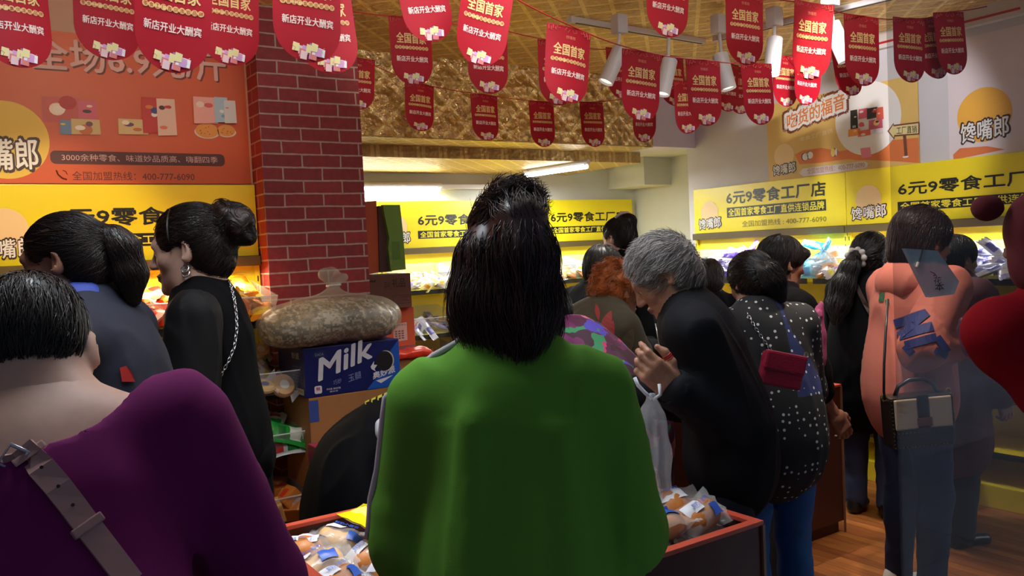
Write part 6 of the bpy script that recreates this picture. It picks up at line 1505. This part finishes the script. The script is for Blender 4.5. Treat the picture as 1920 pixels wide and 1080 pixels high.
def uh(S, r, k):
    cap_base(S, r, k, .010); S.ell(r(.01, -.075, .085), (.055*k, .06*k, .045*k), .03)
u_.hair(HB, uh, lambda q: unit(toward(q, (0, -.08, .11))), n=1800, steps=9, step=.013, lift=.004, hl=HBR)
m_ = MB(); m_.tube([u_.H2L(-.055, -.05, .118), u_.H2L(-.02, -.07, .138), u_.H2L(.02, -.085, .136), u_.H2L(.06, -.10, .112)], [.008, .012, .012, .007], mat('pale_clip', (206, 186, 186), .4), 8); m_.build('hair_clip', u_.root, smooth=True)
v_ = Person(1132, 503, 4.5, 52, 'dark-haired person in black leaning right, behind the elderly man', lean=34, pitch=12, sh=.165, skin='tan', arms=dict(L=dict(u=(-.1, .5, -1), f=(.1, 1, -.2)), R=dict(u=(.1, .5, -1), f=(-.1, 1, -.2))))
v_.top('top', BLACKC, t=.014, loose=.025); v_.hair(HB, lambda S, r, k: cap_base(S, r, k, .013), lambda q: down(q), n=1800, steps=9, step=.012, lift=.004); v_.addface(); v_.pants('trousers', DARKT); v_.shoes(SHOEB)
y_ = Person(1160, 545, 3.8, 62, 'person with curly orange hair in an olive blouse printed with red leaves', lean=48, pitch=16, sh=.175, skin='tan', girth=1.25, hs=1.12, arms=dict(L=dict(u=(-.1, .4, -1), f=(.1, 1, -.5)), R=dict(u=(.1, .4, -1), f=(-.1, 1, -.5))))
OLIVE = mat('olive_cloth', (66, 58, 40), .8, noise=.12, nscale=60)
yt = y_.top('blouse', OLIVE, t=.018, loose=.045, hem=.26, sleeve=.5, sl=.02, fold=.008, fs=14)
def yh(S, r, k):
    cap_base(S, r, k, .016); S.disp(lambda P: .008*noise3(P, 3, 70, 7))
y_.hair(HOR, yh, lambda q: unit(S3(np.sin(q[:, 2]*120), np.cos(q[:, 0]*130)-.3, np.sin(q[:, 1]*140)-.6)), n=1600, steps=9, step=.01, lift=.007, rad=.001, flick=2)
REDL = mat('red_leaf_print', (150, 44, 36), .7); BRNL = mat('brown_leaf_print', (84, 70, 48), .7); y_.pants('trousers', DARKT); y_.shoes(SHOEB)
def leaf(x0, y0, x1, y1, w, n=7):
    a, b = Vector((x0, y0, 0)), Vector((x1, y1, 0)); t = (b-a).normalized(); s_ = Vector((-t.y, t.x, 0)); out = []
    ww = lambda f: w*math.sin(PI*f)**.8
    for i in range(n):
        f0, f1 = i/n, (i+1)/n; p0, p1 = a.lerp(b, f0), a.lerp(b, f1); w0, w1 = ww(f0)/2, ww(f1)/2+.3
        out.append([(p0.x+s_.x*w0, p0.y+s_.y*w0), (p1.x+s_.x*w1, p1.y+s_.y*w1), (p1.x-s_.x*w1, p1.y-s_.y*w1), (p0.x-s_.x*w0, p0.y-s_.y*w0)])
    return out
decal(yt, y_.root, leaf(1118, 570, 1123, 602, 9)+leaf(1146, 583, 1128, 630, 18)+leaf(1150, 600, 1140, 655, 14), REDL, 'leaf_print'); decal(yt, y_.root, leaf(1186, 615, 1160, 685, 26), BRNL, 'leaf_print')
f_ = Person(1020, 582, 3.34, -58, 'person in a magenta flowered blouse stooping behind the green-topped woman', lean=52, pitch=20, sh=.17, skin='tan', girth=1.1, arms=dict(L=dict(u=(-.1, .4, -1), f=(.1, 1, -.5)), R=dict(u=(.1, .4, -1), f=(-.1, 1, -.5))))
FLOR, nt, b, mp = node_mat('magenta_flowers', (92, 24, 72)); vo = nt.nodes.new('ShaderNodeTexVoronoi'); vo.inputs['Scale'].default_value = 15; vn = nt.nodes.new('ShaderNodeTexNoise'); vn.inputs['Scale'].default_value = 12; nt.links.new(mp.outputs[0], vn.inputs['Vector'])
va = nt.nodes.new('ShaderNodeVectorMath'); va.operation = 'MULTIPLY_ADD'; va.inputs[1].default_value = (.16, .16, .16); nt.links.new(vn.outputs['Color'], va.inputs[0]); nt.links.new(mp.outputs[0], va.inputs[2]); nt.links.new(va.outputs[0], vo.inputs['Vector'])
sx = nt.nodes.new('ShaderNodeSeparateXYZ'); nt.links.new(vo.outputs['Color'], sx.inputs[0]); cr = nt.nodes.new('ShaderNodeValToRGB'); cr.color_ramp.interpolation = 'CONSTANT'
for i, (pos, col) in enumerate(((0, (84, 20, 62)), (.34, (110, 24, 86)), (.55, (60, 14, 44)), (.68, (206, 50, 110)), (.78, (84, 70, 190)), (.88, (50, 140, 90)), (.94, (226, 120, 150)))):
    el = cr.color_ramp.elements[i] if i < 2 else cr.color_ramp.elements.new(pos); el.position = pos; el.color = (*lin(col), 1)
nt.links.new(sx.outputs[0], cr.inputs[0]); nt.links.new(cr.outputs[0], b.inputs['Base Color']); b.inputs['Roughness'].default_value = .6
f_.top('blouse', FLOR, t=.016, loose=.035, hem=.2, sleeve=.5, sl=.02, fold=.006); f_.hair(HB, lambda S, r, k: cap_base(S, r, k, .013), lambda q: down(q), n=900, steps=9, step=.012, lift=.002); f_.addface(); f_.pants('trousers', DARKT); f_.shoes(SHOEB)
for nm, P in (('green', g), ('purple', p), ('navy', n_), ('bun', b_), ('worker', w_), ('man', o_), ('dot', d_), ('bob', q_), ('pony', r_), ('pink', k_), ('maroon', z_), ('red', x_), ('h11', h_), ('updo', u_), ('blk', v_), ('olive', y_), ('floral', f_)): print('PERSON', nm, round(P.H, 2), [round(v, 2) for v in P.loc])

# ------------------------------------------------------------------ things people carry
def local(px, py, d, o): return atd(px, py, d)-o
def sdf_obj(name, S, h, M, parent=None, loc=None, sm=1):
    V, Q = S.mesh(h); V = smooth_np(V, Q, sm, .5); return obj(name, mesh_np(name, V, Q, M), parent, loc)
def bag_frame(px, py, d, yaw, tilt=0):
    o = atd(px, py, d); return o, Matrix.Rotation(math.radians(yaw), 4, 'Z') @ Matrix.Rotation(math.radians(tilt), 4, 'Y')
# red handbag of the woman in the dotted blouse
o = atd(1466, 690, 2.74); e = empty('handbag', o, 'small raspberry red handbag beside the dotted blouse', 'handbag', 0, None, rot=(0, math.radians(14), math.radians(-30)))
M_RBAG = mat('raspberry_leather', (160, 28, 56), .35, noise=.15, nscale=90, bump=.25, bscale=140)
MB().box((-.068, -.022, -.062), (.068, .022, .045), M_RBAG, .008).build('body', e, smooth=False); MB().box((-.069, -.027, -.012), (.069, .0, .052), M_RBAG, .008).build('flap', e); m_ = MB(); m_.tube([(-.066, -.02, .045), (.066, -.02, .05)], .003, mat('pink_piping', (214, 90, 120), .4), 6); m_.build('piping', e); MB().tube([(.062+.006*math.cos(a), -.018, .058+.008*math.sin(a)) for a in np.linspace(0, 2*PI, 10)], .002, GOLDM, 6).build('ring', e)
# black handbag with cream panels of the woman in pink
o = atd(1720, 782, 3.0); e = empty('handbag', o, 'black studded handbag with two cream panels hanging beside the woman in pink', 'handbag', 0, None, rot=(0, math.radians(-3), math.radians(-34)))
M_BB = mat('black_leather', (34, 24, 24), .35); M_CR = mat('cream_leather', (216, 188, 158), .4)
MB().box((-.112, -.045, -.10), (.112, .045, .085), M_BB, .012).build('body', e); 
for sx in (-1, 1):
    m_ = MB(); m_.box((sx*.060-.040, -.052, -.030), (sx*.060+.040, -.044, .078), M_CR, .005); m_.build('cream_panel', e)
m_ = MB(); m_.box((-.020, -.054, -.05), (.020, -.046, .09), M_BB, .004); m_.build('closing_strap', e); MB().box((-.026, -.057, -.022), (.026, -.053, .010), mat('copper_clasp', (140, 66, 40), .35, metal=.6), .002).build('clasp', e)
m_ = MB()
for i in range(16):
    x = -.105+.014*i
    for z in (-.042, -.092): m_.box((x-.0018, -.0475, z-.0018), (x+.0018, -.0445, z+.0018), GOLDM)
    if i < 12:
        for x2 in (-.107, .107): m_.box((x2-.0018, -.0475, .075-.014*i-.0018), (x2+.0018, -.0445, .075-.014*i+.0018), GOLDM)
m_.build('studs', e)
m_ = MB(); m_.tube([(-.075, 0, .08), (-.06, 0, .115), (-.02, 0, .135), (.03, 0, .135), (.065, 0, .115), (.078, 0, .08)], .008, M_BB, 8); m_.build('handle', e, smooth=True)
iM = Matrix.Rotation(math.radians(34), 4, 'Z')
m_ = MB(); pts = [(-.11, 0, .07)]+[iM @ (atd(px, py, dd)-o) for px, py, dd in ((1660, 730, 2.98), (1663, 680, 2.99), (1669, 620, 3.02), (1676, 560, 3.1))]; m_.tube(pts, .0045, M_BB, 6); m_.build('shoulder_strap', e, smooth=True)
m_ = MB()
for x in (-.114, .114): m_.tube([(x+.008*math.cos(a), -.004, .082+.013*math.sin(a)) for a in np.linspace(0, 2*PI, 11)], .003, GOLDM, 6)
m_.build('rings', e)
# thin plastic bag with a bun in the elderly man's hand
o = atd(1220, 735, 2.37); e = empty('carrier_bag', o, "thin see-through plastic bag hanging from the elderly man's hand", 'plastic bag'); L = lambda px, py, dd=2.37: atd(px, py, dd)-o
S = SDF(); S.chain([L(1222, 745), L(1222, 790), L(1218, 850), L(1216, 910)], [.016, .034, .052, .058], .03, flat=.55, lat=tuple(R_)); S.ell(L(1216, 925), (.058, .045, .035), .03); S.disp(lambda P: .006*np.sin(np.arctan2(P[:, 0], P[:, 1])*7+P[:, 2]*6)*np.clip(-P[:, 2]*6, .2, 1).astype(np.float32))
sdf_obj('film', S, .007, film('bag_film', (226, 228, 236), .30, .25), e)
m_ = MB(); m_.tube([L(1222, 748), L(1208, 735), L(1196, 722), L(1190, 708)], .006, mat('bag_handle', (214, 218, 230), .4), 6); m_.tube([L(1224, 750), L(1238, 740), L(1236, 720)], .005, mat('bag_handle', (214, 218, 230), .4), 6); m_.build('handle', e, smooth=True)
b2, w2, l2 = BP[1]; o2 = atd(1219, 905, 2.37); e2 = empty('packaged_bun', o2, "bun in a clear wrapper inside the elderly man's plastic bag", 'packaged bun', 0, None, rot=(.3, 1.2, .5)); e2.scale = (.62,)*3; obj('bun', b2, e2); obj('wrapper', w2, e2); obj('label', l2, e2)
# red rings of thread on his thumb
a_, b2_ = o_.thumb['L'][1], o_.thumb['L'][2]; d = (b2_-a_).normalized(); u = d.orthogonal().normalized(); v = d.cross(u); m_ = MB()
for f in (.35, .55, .7): c = a_.lerp(b2_, f); m_.tube([c+(u*math.cos(t)+v*math.sin(t))*.0128 for t in np.linspace(0, 2*PI, 14)], .0022, mat('red_thread', (190, 20, 28), .5), 6)
m_.build('thumb_ring', o_.root, smooth=True)
# crumpled white cloth shape in front of the worker
o = w_.Mi @ atd(722, 808, 2.72); S = SDF(); S.ell(o, (.036, .030, .034), .01); S.ell(o+Vector((-.014, 0, .016)), (.024, .02, .024), .02); S.cap(o+Vector((.01, 0, -.01)), o+Vector((.03, 0, -.055)), .020, .010, .02); S.disp(lambda P: .003*noise3(P, 3, 120, 6)); sdf_obj('white_cloth_lump', S, .004, mat('white_cloth', (214, 220, 236), .7), w_.root)
# pink spotted bag held by the woman with the bob
o = atd(1524, 600, 3.32); e = empty('carrier_bag', o, 'thin pink spotted plastic bag hanging over the far wooden bin', 'plastic bag'); L = lambda px, py, dd=3.32: atd(px, py, dd)-o
S = SDF(); S.chain([L(1532, 598), L(1524, 630), L(1519, 670), L(1516, 712)], [.028, .046, .052, .044], .03, flat=.45, lat=tuple(R_)); S.cap(L(1536, 590), L(1542, 570), .016, .010, .02); S.disp(lambda P: .008*np.sin(np.arctan2(P[:, 0], P[:, 1])*6+P[:, 2]*9).astype(np.float32)); sdf_obj('film', S, .008, dotmat('pink_spotted', (150, 62, 104), (110, 50, 84), 14.), e)
# reflection in the shop glass, built as a see-through pale blue bag shape
o = atd(1745, 515, 2.97); e = empty('glass_reflection', o, 'pale blue six-sided stand-in for a glass reflection with brush-written characters', 'reflection', math.radians(-34)); iM = Matrix.Rotation(math.radians(34), 3, 'Z')
hx = [iM @ (atd(px, py, 2.97)-o) for px, py in ((1697, 466), (1757, 470), (1799, 528), (1790, 552), (1744, 558), (1724, 520))]; MB().poly([(v.x, v.z) for v in hx], film('pale_blue_reflection', (160, 190, 214), .72, .4), .03).build('paper', e)
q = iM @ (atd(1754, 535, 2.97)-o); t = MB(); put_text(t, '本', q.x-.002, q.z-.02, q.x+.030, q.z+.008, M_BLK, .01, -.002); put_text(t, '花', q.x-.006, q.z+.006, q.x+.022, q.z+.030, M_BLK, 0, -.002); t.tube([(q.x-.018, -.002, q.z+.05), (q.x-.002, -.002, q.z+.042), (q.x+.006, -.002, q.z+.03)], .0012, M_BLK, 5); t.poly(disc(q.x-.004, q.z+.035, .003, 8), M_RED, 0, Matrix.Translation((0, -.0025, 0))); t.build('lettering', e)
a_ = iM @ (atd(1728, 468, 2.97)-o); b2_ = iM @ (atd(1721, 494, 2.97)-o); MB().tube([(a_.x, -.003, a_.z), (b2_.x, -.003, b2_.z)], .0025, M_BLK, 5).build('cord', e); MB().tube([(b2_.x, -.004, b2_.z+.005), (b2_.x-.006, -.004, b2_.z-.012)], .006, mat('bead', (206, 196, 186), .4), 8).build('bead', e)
# clear bag by the person in red
o = atd(1836, 625, 2.25); e = empty('carrier_bag', o, 'clear violet-tinted plastic bag in front of the person in red', 'plastic bag'); L = lambda px, py, dd=2.25: atd(px, py, dd)-o
S = SDF(); S.chain([L(1812, 618), L(1835, 640), L(1850, 668)], [.022, .040, .030], .03, flat=.4, lat=tuple(R_)); S.chain([L(1806, 600), L(1830, 592), L(1850, 590)], [.006, .012, .008], .02); S.disp(lambda P: .004*noise3(P, 3, 60, 6)); sdf_obj('film', S, .006, film('violet_film', (130, 90, 130), .5, .12), e)

decal(ws, w_.root, sum([strip((684+12*i, 752-5.2*i), (692+12*i, 748-5.2*i), 6, 1)+strip((686+12*i, 757-5.2*i), (690+12*i, 744-5.2*i), 2.5, 1) for i in range(7)], []), mat('yellow_letters', (206, 200, 60), .6), 'back_lettering')
rt = [c for c in r_.root.children if c.name.startswith('top')][0]
P_, N_ = surf(rt, r_.root, [(1606, 535), (1614, 552), (1622, 568), (1630, 584), (1640, 602)], .006); ribbon(P_, N_, .022, .004, mat('brown_strap', (62, 44, 38), .5), 'bag_strap', r_.root)
nj = [c for c in n_.root.children if c.name.startswith('jacket')][0]
decal(nj, n_.root, [[(224, 690), (236, 686), (246, 698), (252, 716), (228, 716)]], mat('red_patch', (190, 40, 36), .6), 'red_patch')
